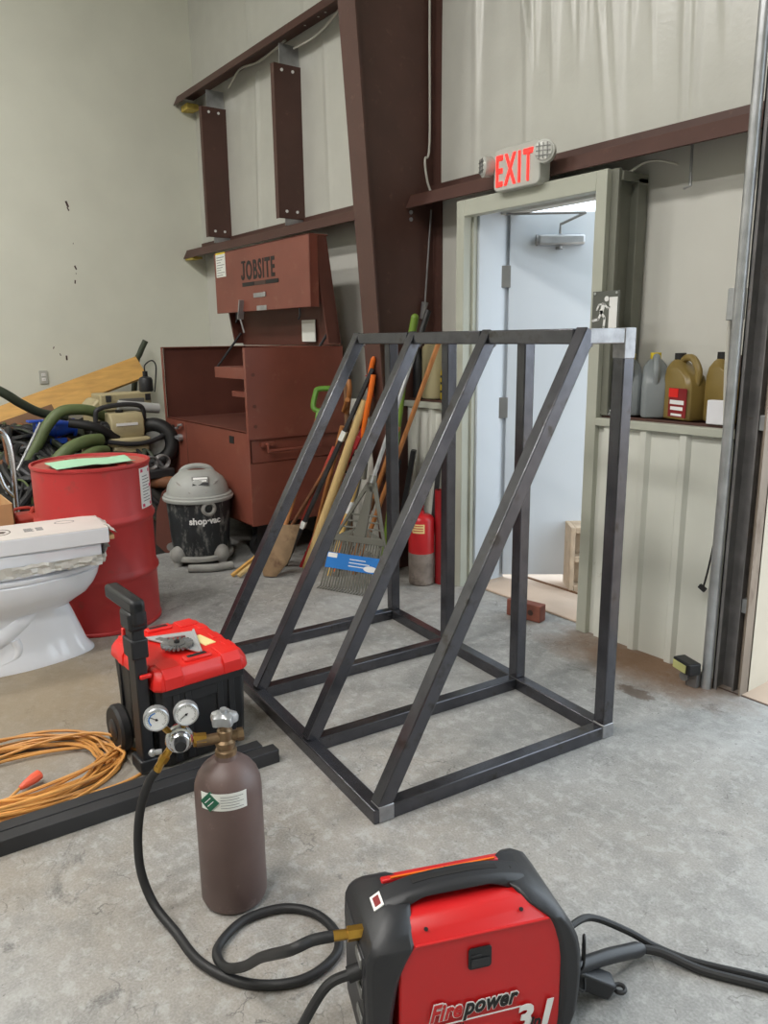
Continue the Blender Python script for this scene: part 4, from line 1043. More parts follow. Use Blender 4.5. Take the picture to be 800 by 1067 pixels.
for x in (-5.62, -4.66): b.tube([(x, 2.73, 1.68), (x, 2.73, 1.62), (x - .02, 2.73, 1.60)], .008, 6)
b.build('hook', 'black_steel', lidp)
wb().b6(-4.92, -4.74, 2.895, 2.90, 1.45, 1.60).build('inner_label', 'paper', lidp)
b = wb(); b.cyl((BX0 + .05, 2.89, 1.52), (BX0 + .05, 2.66, 1.25), .010, 8); b.build('lid_strut', 'black_steel', jb)
b = wb(); b.cyl((BX1 - .06, 2.89, 1.52), (BX1 - .06, 2.80, 1.40), .010, 8); b.build('lid_strut', 'black_steel', jb)

# ------------------------------------------------------------------ long-handled tools beside the column
def pole(name, label, cat, p0, p1, r0, m, r1=None, group=None):
    return tag(MB().cyl(p0, p1, r0, 14, r1 if r1 else r0).build(name, m), label, cat, group)
pole('wooden_post', 'thick pale wooden pole leaning beside the tool chest', 'pole', (-4.20, 2.45, .0), (-3.865, 2.70, 1.10), .034, 'handle_tan', .026)
sh = thing('spade', 'spade with a bright green D-handle leaning against the chest end', 'spade', (-4.24, 2.06, 0))
def sp(t): return V((.065, .10, .01)).lerp(V((.025, .566, 1.10)), t)
MB().cyl(sp(.27), sp(.90), .016, 12).build('shaft', 'handle_brown', sh)
b = MB(); a = sp(.88); e = sp(1.0); d = (e - a).normalized(); s1 = V((.59, .81, 0))
cpt = e + d * .02
b.tube(cr([a, a + d * .05, a + d * .08 + s1 * .05, e + d * .03 + s1 * .062, e + d * .06 + s1 * .05, e + d * .06 - s1 * .05, e + d * .03 - s1 * .062, a + d * .08 - s1 * .05, a + d * .05], 5), .018, 8)
lab(b.build('d_handle', 'green_plastic', sh), 'bright green D-handle')
b = MB(); rings = []
for i in range(9):
    t_ = i / 8; w_ = .095 if t_ > .3 else .095 * (.45 + .55 * t_ / .3); c = sp(0).lerp(sp(.29), t_)
    rings.append([c + V((w_ * q * .75, w_ * q * .66 - .03 * (1 - q * q) * (.4 + .6 * t_) + .002 * k, 0)) for k, qs in ((0, (-1, -.5, 0, .5, 1)), (2, (1, .5, 0, -.5, -1))) for q in qs])
b.loft(rings); lab(b.build('blade', 'spade_worn', sh, ang=60), 'worn tan blade')
tag(MB().bar((-4.33, 1.975, .012), (-4.37, 2.20, .11), .022, .016).build('yellow_stick', 'pine'), 'short yellow stick on the floor behind the spade blade', 'stick')
tag(MB().bar((-4.29, 2.0, .014), (-4.33, 2.20, .10), .026, .018).build('pale_stick', 'handle_tan'), 'short pale wooden stick leaning on the spade blade', 'stick')
jk = thing('digging_bar', 'black heavy bar with white tags leaning between chest and column', 'bar', (-4.34, 2.36, 0))
p0, p1 = V((0, 0, 0)), V((.535, .36, 1.29))
MB().bar(p0, p1, .03, .024).build('bar', 'black_steel', jk, bevel=.003)
for u0, u1 in ((.66, .705), (.21, .245)): lab(MB().bar(p0.lerp(p1, u0), p0.lerp(p1, u1), .036, .03).build('tag', 'paper', jk), 'white tag')
hj = thing('lifting_jack', 'dark red notched lifting jack leaning behind the pale wooden pole', 'jack', (-4.26, 2.44, 0))
p0, p1 = V((0, 0, 0)), V((.40, .28, 1.0))
MB().bar(p0, p1, .035, .02).build('rail', 'tube_red', hj, bevel=.002)
b = MB()
for k in range(16): q = p0.lerp(p1, .1 + .055 * k); b.cyl(q + V((-.012, -.012, .0)), q + V((.012, .012, 0)), .0095, 8); b.bar(q + V((.016, .01, -.006)), q + V((.03, .02, .0)), .014, .014)
b.build('notch', 'ink', hj)
b = MB(); b.bar(p0.lerp(p1, .80), p0.lerp(p1, .88), .05, .04); b.build('lifting_head', 'tube_red', hj, bevel=.006)
pole('iron_rod', 'thin rusty rod leaning at a flat slope across the tools', 'rod', (-4.43, 2.30, .02), (-3.94, 2.68, .98), .012, 'rust')
pole('iron_rod', 'rust-red pipe leaning low beside the black bar', 'rod', (-4.40, 2.40, .0), (-4.06, 2.60, .80), .018, 'faded_red')
pole('fork_handle', 'orange-brown wooden handle standing behind the green-handled spade', 'handle', (-4.45, 2.62, .0), (-4.12, 2.70, .92), .017, 'handle_brown')
wdh = thing('wooden_fork_handle', 'old wooden T-topped handle standing by the chest end', 'handle', (-4.10, 2.72, 0))
MB().cyl((.02, 0, 0), (0, 0, 1.24), .017, 12).build('shaft', 'old_wood', wdh)
b = MB(); b.tube(cr([(-.0, .0, 1.0), (.05, -.02, 1.06), (.10, -.04, 1.16), (.09, -.04, 1.22)], 5), .016, 8).ell((0, 0, 1.245), (.026, .026, .03), 12, 8).cyl((-.0, -.02, 1.02), (.12, -.07, 1.10), .016, 8); b.build('grip', 'handle_brown', wdh)
oc = thing('snow_shovel', 'curved bright orange handle leaning on the column flange', 'shovel', (-4.05, 2.56, 0))
MB().tube(cr([(.03, .0, 0), (.045, .12, .62), (.13, .135, .80), (.20, .14, 1.02), (.235, .15, 1.16), (.25, .16, 1.255)], 6), .017, 12).build('handle', 'orange', oc)
MB().tube(cr([(.20, .16, 1.19), (.215, .165, 1.27), (.25, .165, 1.36)], 5), [.016] * 10 + [.008], 10).build('grip', 'orange', oc)
b = MB()
for k in range(10): b.tube(cr([(.18 + rnd.uniform(-.02, .04), .16, 1.10 + .016 * k), (.21, .185, 1.14 + .014 * k), (.24, .165, 1.12 + .016 * k)], 3), .004, 5)
lab(b.build('net', 'faded_red', oc), 'red netting')
tag(MB().loft([[(x, y, z), (x + w, y - .01, z), (x + w, y + .012, z), (x, y + .012, z)] for x, y, z, w in ((-3.93, 2.66, .62, .11), (-3.94, 2.69, .84, .12), (-3.93, 2.71, .97, .11), (-3.90, 2.715, 1.02, .04))]).cyl((-3.93, 2.5, 0), (-3.88, 2.665, .64), .015, 10).build('flat_shovel', 'rake_grey', bevel=.004), 'grey shovel blade standing upside down by the column', 'shovel')

rk = thing('leaf_rake', 'grey plastic leaf rake with a blue paper band', 'rake', (-3.63, 2.39, 0))
ra = math.atan2(.156, .349)
u_ = V((math.cos(ra), math.sin(ra), 0)); tip = V((0, 0, .012)); top = V((.043, .16, .664)); w2 = (top - tip).normalized()
n2 = u_.cross(w2).normalized(); RM = Matrix((u_, w2, n2)).transposed().to_4x4(); RM.translation = tip
b = MB(RM)
nt_ = 21
for i in range(nt_):
    q = (i / (nt_ - 1) - .5) * 2
    b.bar((q * .195, .0, .0), (q * .175, .30, .0), .0095, .004, (0, 0, 1)); b.bar((q * .195, .0, 0), (q * .197, -.012, .03), .0075, .004, (0, 1, 0))
    b.bar((q * .175, .30, 0), (q * .12, .40 - .06 * abs(q), .0), .008, .004, (0, 0, 1))
b.build('tines', 'rake_grey', rk)
b = MB(RM)
for pts in ([(-.185, .29), (-.165, .33), (.165, .33), (.185, .29)], [(-.185, .29), (-.165, .30), (.0, .66), (-.03, .66)], [(.185, .29), (.165, .30), (.0, .66), (.03, .66)], [(-.04, .33), (.04, .33), (.018, .64), (-.018, .64)], [(-.03, .60), (.03, .60), (.024, .70), (-.024, .70)]):
    b.prism(pts, .014, Matrix.Translation((0, 0, -.007)))
for k, w in ((.38, .13), (.42, .11), (.46, .09)): b.bar((-w, k, 0), (w, k, 0), .01, .006, (0, 0, 1))
b.build('head', 'rake_grey', rk, bevel=.002)
b = MB(RM); b.b6(-.19, .185, .12, .215, .004, .008); bl = b.build('paper_band', 'blue_label', rk); lab(bl, 'blue paper band')
b = MB(RM)
for k in range(3): b.b6(-.03, .14 - .03 * k, .145 + k * .02, .150 + k * .02, .008, .009)
b.b6(-.185, -.12, .185, .212, .008, .009)
b.loft([[(.12 + .045 * math.cos(a), .145 + .018 * math.sin(a), z) for a in (2 * PI * i / 20 for i in range(20))] for z in (.008, .0095)])
b.build('band_print', 'label_white', bl)
hb = top; ht = V((.105, .53, 1.62))
MB().cyl(hb - w2 * .02, hb.lerp(ht, .80), .013, 12).build('handle', 'galv', rk)
lab(MB().cyl(hb.lerp(ht, .80), ht, .017, 12).build('grip', 'black_rubber', rk), 'black rubber grip')
for p0, p1, r_, m_, nm, lb_ in (
    ((-3.90, 2.62, 0), (-3.345, 2.86, 1.47), .014, 'handle_brown', 'long_handle', 'long slim orange-brown handle leaning past the ledge bottles'),
    ((-4.02, 2.66, 0), (-3.66, 2.80, .95), .016, 'handle_brown', 'long_handle', 'orange-brown handle standing just behind the rake head'),
    ((-3.98, 2.48, 0), (-3.70, 2.64, .95), .015, 'pine_light', 'tool_pole', 'pale yellow wooden handle directly above the rake head')):
    t_ = thing(nm, lb_, 'handle', p0)
    d = V(p1) - V(p0); MB().cyl((0, 0, 0), d, r_, 12).build('shaft', m_, t_)
    MB().cyl(d * .44, d * .52, r_ + .003, 12).build('sleeve', 'label_white' if nm == 'tool_pole' else 'old_wood', t_)
tag(MB().cyl((-3.655, 2.86, 1.33), (-3.625, 2.90, 1.58), .024, 14).ell((-3.625, 2.90, 1.58), (.024, .024, .026), 14, 8).cyl((-3.70, 2.68, 0), (-3.655, 2.86, 1.33), .014, 10).build('green_handle', 'hose_green_bright'), 'olive green rounded handle top standing against the column', 'handle')
tag(MB().bar((-3.52, 2.91, 0), (-3.462, 2.972, .90), .045, .03).b6(-3.49, -3.435, 2.945, 2.99, .885, .91).build('black_stake', 'black_steel', bevel=.003), 'black post with a capped top leaning on the ribbed wall', 'stake')
tag(MB().bar((-3.74, 2.80, 0), (-3.64, 2.90, .80), .075, .03).build('black_board', 'black_plastic', bevel=.004), 'black flat bar behind the red extinguisher', 'bar')
lv = thing('spirit_level', 'black level with white ticks leaning in front of the flat black bar', 'level', (-3.80, 2.72, 0))
d = V((.10, .12, .74)); MB().bar((0, 0, 0), d, .03, .022).build('rail', 'black_plastic', lv, bevel=.002)
b = MB()
for k in range(14): q = d * (.45 + .035 * k); b.bar(q + V((.004, -.0125, 0)), q + V((.006, -.0125, .012)), .012, .002, (0, 1, 0))
lab(b.build('ticks', 'label_white', lv), 'white ticks')

# ------------------------------------------------------------------ extinguisher, tube, brick, block
fe = thing('fire_extinguisher', 'red extinguisher cylinder with a worn silver lower half', 'extinguisher', (-3.50, 2.845, 0))
MB().lathe([(0, 0), (.072, 0), (.078, .008), (.079, .20), (0, .20)], 32).build('worn_base', 'ext_worn', fe)
MB().lathe([(0, .2), (.079, .2), (.079, .40), (.07, .42), (.05, .432), (.02, .438), (.018, .455), (0, .455)], 32).build('body', 'ext_red', fe)
b = MB(); b.cyl((0, 0, .45), (0, 0, .475), .014, 10).bar((-.05, .02, .48), (.04, -.02, .49), .014, .01).bar((-.05, .02, .495), (.02, -.01, .51), .014, .008); b.build('valve_lever', 'tube_red', fe)
a = math.atan2(-2.845, 3.5)
MB().patch(.079, a - R(42), a + R(14), .33, .385, .0008, 8).build('label', 'cream_sticker', fe)
b = MB()
for k in range(3): b.patch(.0797, a - R(38), a + R(8), .342 + k * .015, .347 + k * .015, .0006, 6)
b.build('label_text', 'ext_red', fe)
rt = thing('red_tube', 'narrow dark red tube standing beside the exit door frame', 'tube', (-3.425, 2.94, 0))
MB().lathe([(0, 0), (.04, 0), (.04, .58), (.034, .58), (.034, .2), (0, .2)], 24).build('tube', 'tube_red', rt)
b = MB()
for s in (-1, 1): b.tube(cr([V((s * .038, -.01 * s, .43)), V((s * .06, -.015 * s, .435)), V((s * .066, -.015 * s, .455))], 4), .007, 6)
b.build('hook', 'tube_red', rt)
bk = thing('brick', 'single red cored brick on the floor inside the exit door', 'brick', (-2.685, 2.90, 0), R(12))
b = MB(); b.b6(-.102, .102, -.03, .03, .002, .092); o = b.build('clay_body', 'brick_red', bk, bevel=.004)
b = MB()
for x in (-.062, -.01, .045): b.cyl((x, -.0295, .047), (x, -.0312, .047), .016, 12)
b.build('core_hole', 'ink_brown', bk)
cb = thing('concrete_block', 'upright concrete block propping the exit door open', 'concrete block', (-2.875, 3.585, -.015), math.atan2(.78, .625))
b = MB()
b.b6(-.095, -.068, -.095, .095, 0, .39).b6(.068, .095, -.095, .095, 0, .39)
b.b6(-.068, .068, -.012, .012, 0, .39)
for z in (0, .18, .355): b.b6(-.068, .068, -.095, .095, z, z + .035)
b.build('block_body', 'block', cb, bevel=.004)

# ------------------------------------------------------------------ jugs and bottles on the ledges
ZS = 1.101
def jug(name, label, x, y, rz, m, capm, handm=None, lblm=None, s=1.0, group=None):
    j = thing(name, label, 'jug', (x, y, ZS), rz, group)
    def ring(x0, x1, h, z, c=.018): return [(q[0] * s, q[1] * s, q[2] * s) for q in rr_ring(x0, x1, -h, h, z, c)]
    b = MB(); b.loft([ring(-.086, .086, .052, .002), ring(-.09, .09, .056, .012), ring(-.09, .09, .056, .15), ring(-.088, .075, .054, .19), ring(-.082, .02, .05, .225), ring(-.07, -.01, .034, .25, .014), ring(-.062, -.022, .022, .262, .012)])
    b.build('body', m, j, bevel=.004, ang=50)
    MB().tube([V(p) * s for p in cr([(-.03, 0, .245), (.0, 0, .268), (.045, 0, .262), (.08, 0, .215), (.078, 0, .17), (.07, 0, .14)], 6)], .016 * s, 10).build('handle', handm or m, j)
    MB().cyl((-.042 * s, 0, .258 * s), (-.042 * s, 0, .288 * s), .024 * s, 16).build('cap', capm, j)
    if lblm:
        p = MB(); p.b6(-.03 * s, .085 * s, -.0575 * s, -.0562 * s, .015 * s, .14 * s); L2 = p.build('label', lblm, j)
        p = MB(); p.b6(-.02 * s, .07 * s, -.0585 * s, -.0575 * s, .07 * s, .088 * s).b6(-.015 * s, .065 * s, -.0585 * s, -.0575 * s, .045 * s, .06 * s).b6(-.01 * s, .06 * s, -.0585 * s, -.0575 * s, .02 * s, .03 * s); p.build('label_print', 'label_white', L2)
        p = MB(); p.b6(-.03 * s, .03 * s, -.059 * s, -.0575 * s, .10 * s, .138 * s); p.build('label_patch', 'tool_red', L2)
    return j
jug('oil_jug', 'grey oil jug beside the grey door channel, its handle facing out', -2.262, 3.10, R(-52), 'grey_jug', 'yellow', s=.98)
jug('oil_jug', 'second grey oil jug, standing next to the gold jug', -2.125, 3.10, R(-52), 'grey_jug', 'yellow', s=1.0)
jug('oil_jug', 'grey jug at the back whose yellow cap shows behind the others', -2.095, 3.165, R(-8), 'grey_jug', 'yellow', s=1.02) if False else None
jug('oil_jug', 'gold oil jug with a black cap and a dark red label', -1.965, 3.09, R(-18), 'gold_jug', 'ink', lblm='dark_red_label', s=1.0)
jug('oil_jug', 'gold jug beside the conduit, behind the small white box', -1.775, 3.11, R(-18), 'gold_jug', 'ink', handm='ink_brown', s=1.02)
tag(MB().b6(-1.80, -1.715, 3.0, 3.035, ZS, ZS + .10).build('white_box', 'carton_white', bevel=.004), 'small white box on the ledge in front of the last gold jug', 'box')
lt_ = thing('work_lamp', 'small shiny domed lamp on the ledge next to the door frame', 'lamp', (-2.30, 3.05, ZS + .0)); 
MB().lathe([(0, 0), (.04, 0), (.042, .012), (.034, .03), (.02, .042), (0, .046)], 24).build('dome', 'chrome', lt_)
MB().ring([(.0425, 0), (.047, .0), (.047, .008), (.0425, .008)], 24).build('base_ring', 'grey_metal', lt_)
cj = thing('cream_canister', 'tall cream plastic canister on the ledge beside the column', 'canister', (-3.70, 3.105, ZS))
MB().lathe([(0, 0), (.068, 0), (.07, .005), (.07, .30), (.066, .315), (.05, .32), (0, .32)], 28).build('body', 'amber', cj)
MB().lathe([(0, .318), (.056, .318), (.056, .338), (0, .338)], 24).build('lid', 'amber', cj)
yb = thing('spray_bottle', 'slim yellow spray bottle on the ledge near the door frame', 'bottle', (-3.578, 3.09, ZS))
MB().lathe([(0, 0), (.024, 0), (.025, .004), (.025, .16), (.014, .19), (.014, .21), (0, .21)], 20).build('body', 'yellow', yb)
MB().cyl((0, 0, .205), (0, 0, .235), .012, 10).build('nozzle', 'yellow', yb)
b = MB()
for z in (.04, .09, .13): b.patch(.025, R(-120), R(-10), z, z + .014, .0008, 6)
b.build('label_print', 'ink', yb)
bb = thing('brown_bottle', 'tall brown bottle on the ledge touching the door frame side', 'bottle', (-3.505, 3.10, ZS))
MB().lathe([(0, 0), (.034, 0), (.035, .004), (.035, .21), (.015, .25), (.015, .275), (0, .275)], 20).build('body', 'ink_brown', bb)
MB().cyl((0, 0, .275), (0, 0, .295), .017, 12).build('cap', 'ink', bb)
kb = thing('black_bottle', 'black bottle on the ledge tight against the column web', 'bottle', (-3.79, 3.06, ZS))
MB().lathe([(0, 0), (.034, 0), (.035, .004), (.035, .22), (.02, .26), (.02, .28), (0, .28)], 20).build('body', 'black_plastic', kb)
MB().cyl((0, 0, .28), (0, 0, .30), .02, 12).build('cap', 'ink', kb)

# ------------------------------------------------------------------ heap of pumps, hoses and timber against the side wall
def hgt(x, y):
    a = max(0, min(1, (x + 7.2) / .25)) ; 
    h = .86 if x < -6.1 else .86 + (x + 6.1) * -.50
    h = min(h, .86) * max(0, min(1, (2.16 - y) / .12)) * max(0, min(1, (y - .25) / .5))
    if x > -5.30: h *= max(0, 1 - (x + 5.30) / .14)
    return max(0, h) * a
b = MB(); g = []
nx, ny = 54, 46
for j in range(ny + 1):
    row = []
    for i in range(nx + 1):
        x = XL + .02 + 2.07 * i / nx; y = .1 + 2.08 * j / ny
        h = hgt(x, y); h = max(.0, h * (.86 + .1 * math.sin(x * 13 + y * 7) * math.sin(y * 11 - x * 5)) + (rnd.uniform(-.03, .03) if h > .05 else 0))
        row.append(b.v((x, y, h)))
    g.append(row)
for j in range(ny):
    for i in range(nx): b.f([g[j][i], g[j][i + 1], g[j + 1][i + 1], g[j + 1][i]])
hp = b.build('scrap_heap', 'dark_heap', ang=60)
tag(hp, 'dark heap of tangled scrap and hoses against the side wall', 'scrap heap', None, 'stuff')
hp2 = []
for k in range(64):
    x = rnd.uniform(-6.6, -5.40); y = rnd.uniform(.5, 1.9); q = []
    a = rnd.uniform(0, 6.28); rr = rnd.uniform(.12, .3)
    b = MB()
    for i in range(9):
        t_ = a + i * .7; px_, py_ = x + rr * math.cos(t_), y + rr * .7 * math.sin(t_)
        px_ = max(-7.1, min(-5.22, px_)); py_ = max(.35, min(2.0, py_))
        q.append((px_, py_, hgt(px_, py_) * .92 + .02 + .035 * (i % 2)))
    b.tube(cr(q, 5), rnd.choice((.007, .012, .018, .024)), 8)
    o = b.build('tangle', rnd.choice(('black_rubber', 'hose_dark', 'dark_heap', 'black_steel', 'black_rubber', 'rust') if k % 3 == 0 else ('black_rubber', 'hose_dark', 'black_steel', 'hose_green', 'pvc_grey') if k % 3 == 1 else ('black_rubber', 'hose_dark', 'black_steel')), hp)
    o['kind'] = 'stuff'; hp2.append(o)

def hose(pts, r, m, label): return tag(MB().tube(cr(pts, 8), r, 14).build('suction_hose', m), label, 'hose')
hose([(-5.78, 1.02, .42), (-5.82, 1.12, .60), (-5.84, 1.24, .77), (-5.86, 1.32, .89), (-5.87, 1.42, .975), (-5.88, 1.54, .985), (-5.9, 1.66, .96), (-5.95, 1.80, .88)], .040, 'hose_green', 'thick green suction hose arching over the blue pump')
hose([(-5.60, 1.16, .46), (-5.60, 1.26, .62), (-5.62, 1.38, .73), (-5.66, 1.52, .775), (-5.72, 1.64, .77)], .045, 'hose_green', 'thick green suction hose curving just above the drum')
hose([(-5.52, 1.24, .44), (-5.52, 1.34, .58), (-5.54, 1.44, .66), (-5.60, 1.56, .70), (-5.68, 1.66, .69)], .040, 'hose_green', 'lowest green suction hose peeking over the drum rim')
hose([(-6.1, .55, 1.36), (-6.1, .85, 1.25), (-6.1, 1.08, 1.13), (-6.15, 1.22, 1.03), (-6.2, 1.36, .95), (-6.25, 1.55, .90)], .034, 'hose_dark', 'dark hose sloping down from the picture edge onto the planks')
hose([(-7.14, 2.30, .03), (-7.15, 2.34, .6), (-7.13, 2.42, 1.22), (-7.10, 2.46, 1.36), (-7.07, 2.51, 1.47)], .026, 'hose_dark', 'dark hose end sticking up behind the long plank')
hose([(-5.8, 1.45, .90), (-5.75, 1.62, .86), (-5.78, 1.78, .76)], .034, 'black_rubber', 'black hose running behind the beige engine')
def plank(p0, p1, w, th, m, label):
    d = (V(p1) - V(p0)).normalized(); return tag(MB().bar(p0, p1, th, w, (-.5, 0, .86)).build('wooden_plank', m, bevel=.002), label, 'plank')
plank((-6.95, .55, .64), (-6.95, 2.41, 1.24), .21, .04, 'pine', 'longest yellow pine plank leaning along the side wall')
plank((-6.76, .60, .58), (-6.76, 1.90, 1.02), .16, .05, 'pine', 'shorter yellow plank lying below the long one')
plank((-6.62, .50, .62), (-6.60, 1.55, .93), .10, .04, 'old_wood', 'dark weathered plank under the yellow planks')

bp = thing('blue_pump', 'bright blue cast pump with flanges in the scrap heap', 'pump', (-5.97, 1.40, .80))
b = MB(); Mx = frame((0, 0, .05), (1, 0, 0), (0, 0, 1)); b.lathe([(0, -.13), (.045, -.13), (.05, -.08), (.06, -.03), (.06, .03), (.045, .06), (.045, .10), (0, .10)], 24, Mx)
b.build('body', 'blue_paint', bp)
b = MB()
for z in (-.135, .0, .09, .13): b.lathe([(0, z), (.066, z), (.066, z + .014), (0, z + .014)], 24, Mx)
b.build('flange', 'blue_paint', bp)
b = MB(); b.cyl((0, -.03, .08), (0, -.03, .125), .03, 14).b6(-.05, .05, -.19, -.07, .105, .12).b6(-.05, .05, -.06, .06, -.06, -.02); b.build('outlet_neck', 'blue_paint', bp, bevel=.004)

en = thing('engine_pump', 'beige engine pump with a black tubular carrying frame', 'engine', (-5.85, 1.86, .62))
b = MB(); My = frame((0, 0, .235), (1, 0, 0), (0, 0, 1)); b.loft([[(x * k, y, z) for x, z in ((-.10, .15), (.08, .14), (.105, .19), (.105, .27), (.07, .325), (-.07, .325), (-.10, .27))] for y, k in ((-.125, .9), (-.115, 1), (.115, 1), (.125, .9))])
tkk = b.build('fuel_tank', 'beige', en, bevel=.02)
b = MB(); b.cyl((-.02, -.02, .32), (-.02, -.02, .345), .03, 14); b.build('fuel_cap', 'black_plastic', tkk)
b = MB(); b.b6(-.12, .13, -.15, .16, .08, .145).b6(.08, .135, -.13, .14, .02, .09); b.build('engine_block', 'beige', en, bevel=.02)
b = MB(); b.b6(.106, .112, -.09, .07, .235, .255); b.build('tank_lettering', 'label_white', en)
b = MB(); b.cyl((.02, -.17, .19), (.02, -.125, .19), .075, 20).b6(-.05, .06, -.19, -.14, .10, .27); b.build('recoil_housing', 'black_plastic', en, bevel=.008)
b = MB()
b.tube(cr([(.02, -.21, .02), (.02, -.21, .30), (.02, -.17, .365), (.02, 0, .385), (.02, .12, .37), (.02, .15, .33), (.02, .15, .26)], 5), .018, 10)
b.tube(cr([(.14, -.17, .13), (.15, 0, .10), (.14, .16, .11), (.1, .27, .16), (.06, .20, .25)], 5), .018, 10)
b.build('carry_frame', 'black_steel', en)
b = MB(); b.loft([[(.12, -.36, .0), (.16, -.36, .0), (.16, -.36, .17), (.12, -.36, .17)], [(.12, -.30, .0), (.16, -.30, .0), (.16, -.30, .19), (.12, -.30, .19)], [(.12, -.2, -.02), (.16, -.2, -.02), (.16, -.2, .06), (.12, -.2, .06)], [(.12, -.1, -.02), (.16, -.1, -.02), (.16, -.1, .04), (.12, -.1, .04)]])
b.build('shroud', 'beige', en, bevel=.01)
tag(MB().loft([[(x, y, z) for y, z in ((1.72, .80), (2.0, .80), (1.98, 1.0), (1.92, 1.04), (1.76, 1.03), (1.71, .98))] for x in (-6.42, -6.12)]).build('beige_case', 'beige', bevel=.015), 'beige rounded case behind the engine pump', 'case')
tag(MB().cyl((-6.02, 1.88, .985), (-5.99, 2.19, .945), .04, 18).build('plastic_pipe', 'pvc_grey'), 'short grey plastic pipe behind the engine pump', 'pipe')
sb = thing('equipment_box', 'long dented beige box under the small black pump', 'box', (-6.20, 2.01, .94))
MB().b6(-.12, .12, -.24, .16, .0, .13).build('case', 'beige', sb, bevel=.01)
MB().b6(.121, .126, -.10, .10, .03, .09).build('front_plate', 'grey_metal', sb, bevel=.003)
for y in (-.18, .13): MB().b6(.118, .13, y - .02, y + .02, .07, .12).build('clasp', 'black_steel', sb)
sm_ = thing('submersible_pump', 'small black submersible pump with a looped cord on the beige box', 'pump', (-6.14, 2.185 - .03, 1.073))
MB().lathe([(0, 0), (.05, 0), (.055, .01), (.055, .09), (.045, .11), (.02, .12), (0, .12)], 24).build('body', 'black_steel', sm_)
MB().cyl((0, 0, .115), (0, 0, .16), .02, 12).build('cable_gland', 'black_plastic', sm_)
MB().tube(cr([(0, 0, .15), (.0, .0, .20), (.02, .03, .235), (.06, .05, .24), (.09, .06, .20), (.09, .05, .10), (.10, .03, .0)], 6), .006, 6).build('cord', 'black_rubber', sm_)
sc_ = thing('spring_coil', 'pair of rusty grey wire coils in front of the chest corner', 'coil', (-5.35, 1.92, .57))
for y, q in ((-.05, 1), (.035, 1.05)):
    b = MB()
    for k in range(4): b.torus((-.03 + .014 * k, y, .05), .045 * q, .006, None, 24, 6) if False else b.torus((0, 0, 0), .045 * q, .006, frame((-.03 + .016 * k, y, .05), (0, 1, 0), (0, 0, 1)), 24, 6)
    b.build('coil', 'galv_dark', sc_)
MB().b6(-.10, .06, -.12, .10, -.06, .005).build('motor_base', 'black_steel', sc_, bevel=.01)
tag(MB().cyl((-5.42, 1.78, .49), (-5.25, 2.02, .47), .045, 18).cyl((-5.25, 2.02, .47), (-5.24, 2.03, .47), .05, 18).build('rusty_pipe', 'rust'), 'rusty orange pipe end between the drum and the tool chest', 'pipe')
tag(MB(frame((-5.20, 1.80, .0), (.55, .83, 0), (0, 0, 1))).prism([(0, 0), (.30, 0), (.30, .30), (.28, .40), (.22, .47), (.14, .49), (.08, .44), (.03, .30)], .012).build('steel_plate', 'box_inner', bevel=.002), 'rounded brown steel plate standing behind the vacuum', 'plate')

ty = thing('small_wheel', 'black pneumatic tyre leaning behind the engine pump beside the chest', 'wheel', (-5.80, 2.06, .70))
MB().torus((0, 0, 0), .14, .055, frame((0, 0, 0), (.5, .86, 0), (-.1, .06, .99)), 32, 12).build('tyre', 'black_rubber', ty)
MB().lathe([(0, -.03), (.09, -.03), (.095, 0), (.09, .03), (0, .03)], 24, frame((0, 0, 0), (.5, .86, 0), (-.1, .06, .99))).build('rim', 'grey_metal', ty)
for p0, p1, r_, m_, lb_ in (((-5.35, .62, .02), (-5.75, 1.25, .92), .010, 'galv', 'thin pale metal rod leaning on the scrap heap behind the chrome hand truck'), ((-5.25, .95, .02), (-5.85, 1.02, .86), .010, 'rust', 'thin rusty rod leaning on the scrap heap behind the chrome hand truck')):
    tag(MB().cyl(p0, p1, r_, 10).build('metal_rod', m_), lb_, 'rod')
# beside the toilet
cr_ = thing('wooden_crate', 'low wooden crate carrying the cardboard box behind the toilet', 'crate', (-4.66, .58, 0))
MB().b6(-.26, .22, -.40, .37, .39, .41).build('top_board', 'pine_light', cr_, bevel=.002)
b = MB()
for x in (-.25, .19):
    for z in (.05, .2, .33): b.b6(x, x + .02, -.4, .37, z, z + .07)
b.build('slats', 'pine_light', cr_)
b = MB()
for x in (-.24, .20):
    for y in (-.38, .35): b.b6(x - .02, x + .02, y - .02, y + .02, .0, .39)
b.build('corner_post', 'old_wood', cr_)
cx_ = thing('cardboard_box', 'open brown cardboard box at the picture edge on the crate', 'box', (-4.60, .52, .411))
b = MB(); w_, d_, h_ = .17, .26, .215
b.b6(-w_, w_, -d_, d_, 0, .006).b6(-w_, -w_ + .006, -d_, d_, 0, h_).b6(w_ - .006, w_, -d_, d_, 0, h_).b6(-w_, w_, -d_, -d_ + .006, 0, h_).b6(-w_, w_, d_ - .006, d_, 0, h_)
b.build('carton_body', 'cardboard', cx_, bevel=.001)
MB().bar((w_, 0, h_), (w_ + .07, 0, h_ - .10), .5, .005, (0, 0, 1)).build('flap', 'cardboard', cx_) if False else None
gcn = thing('fuel_can', 'faded red fuel can lying between the crate box and the drum', 'fuel can', (-4.66, .875, .411))
b = MB(); b.loft([[(x * .075, y, z * .11) for x, z in ((-1, .1), (-.8, 0), (.8, 0), (1, .1), (1, .8), (.6, 1), (-.6, 1), (-1, .8))] for y in (-.065, .055)]); b.build('body', 'faded_red', gcn, bevel=.008)
b = MB(); b.tube(cr([(0, -.055, .10), (0, -.05, .135), (0, .03, .135), (0, .045, .10)], 5), .009, 8); b.build('handle', 'faded_red', gcn)
b = MB(); b.cyl((.02, .03, .105), (.03, .05, .14), .014, 10); b.build('spout', 'faded_red', gcn)
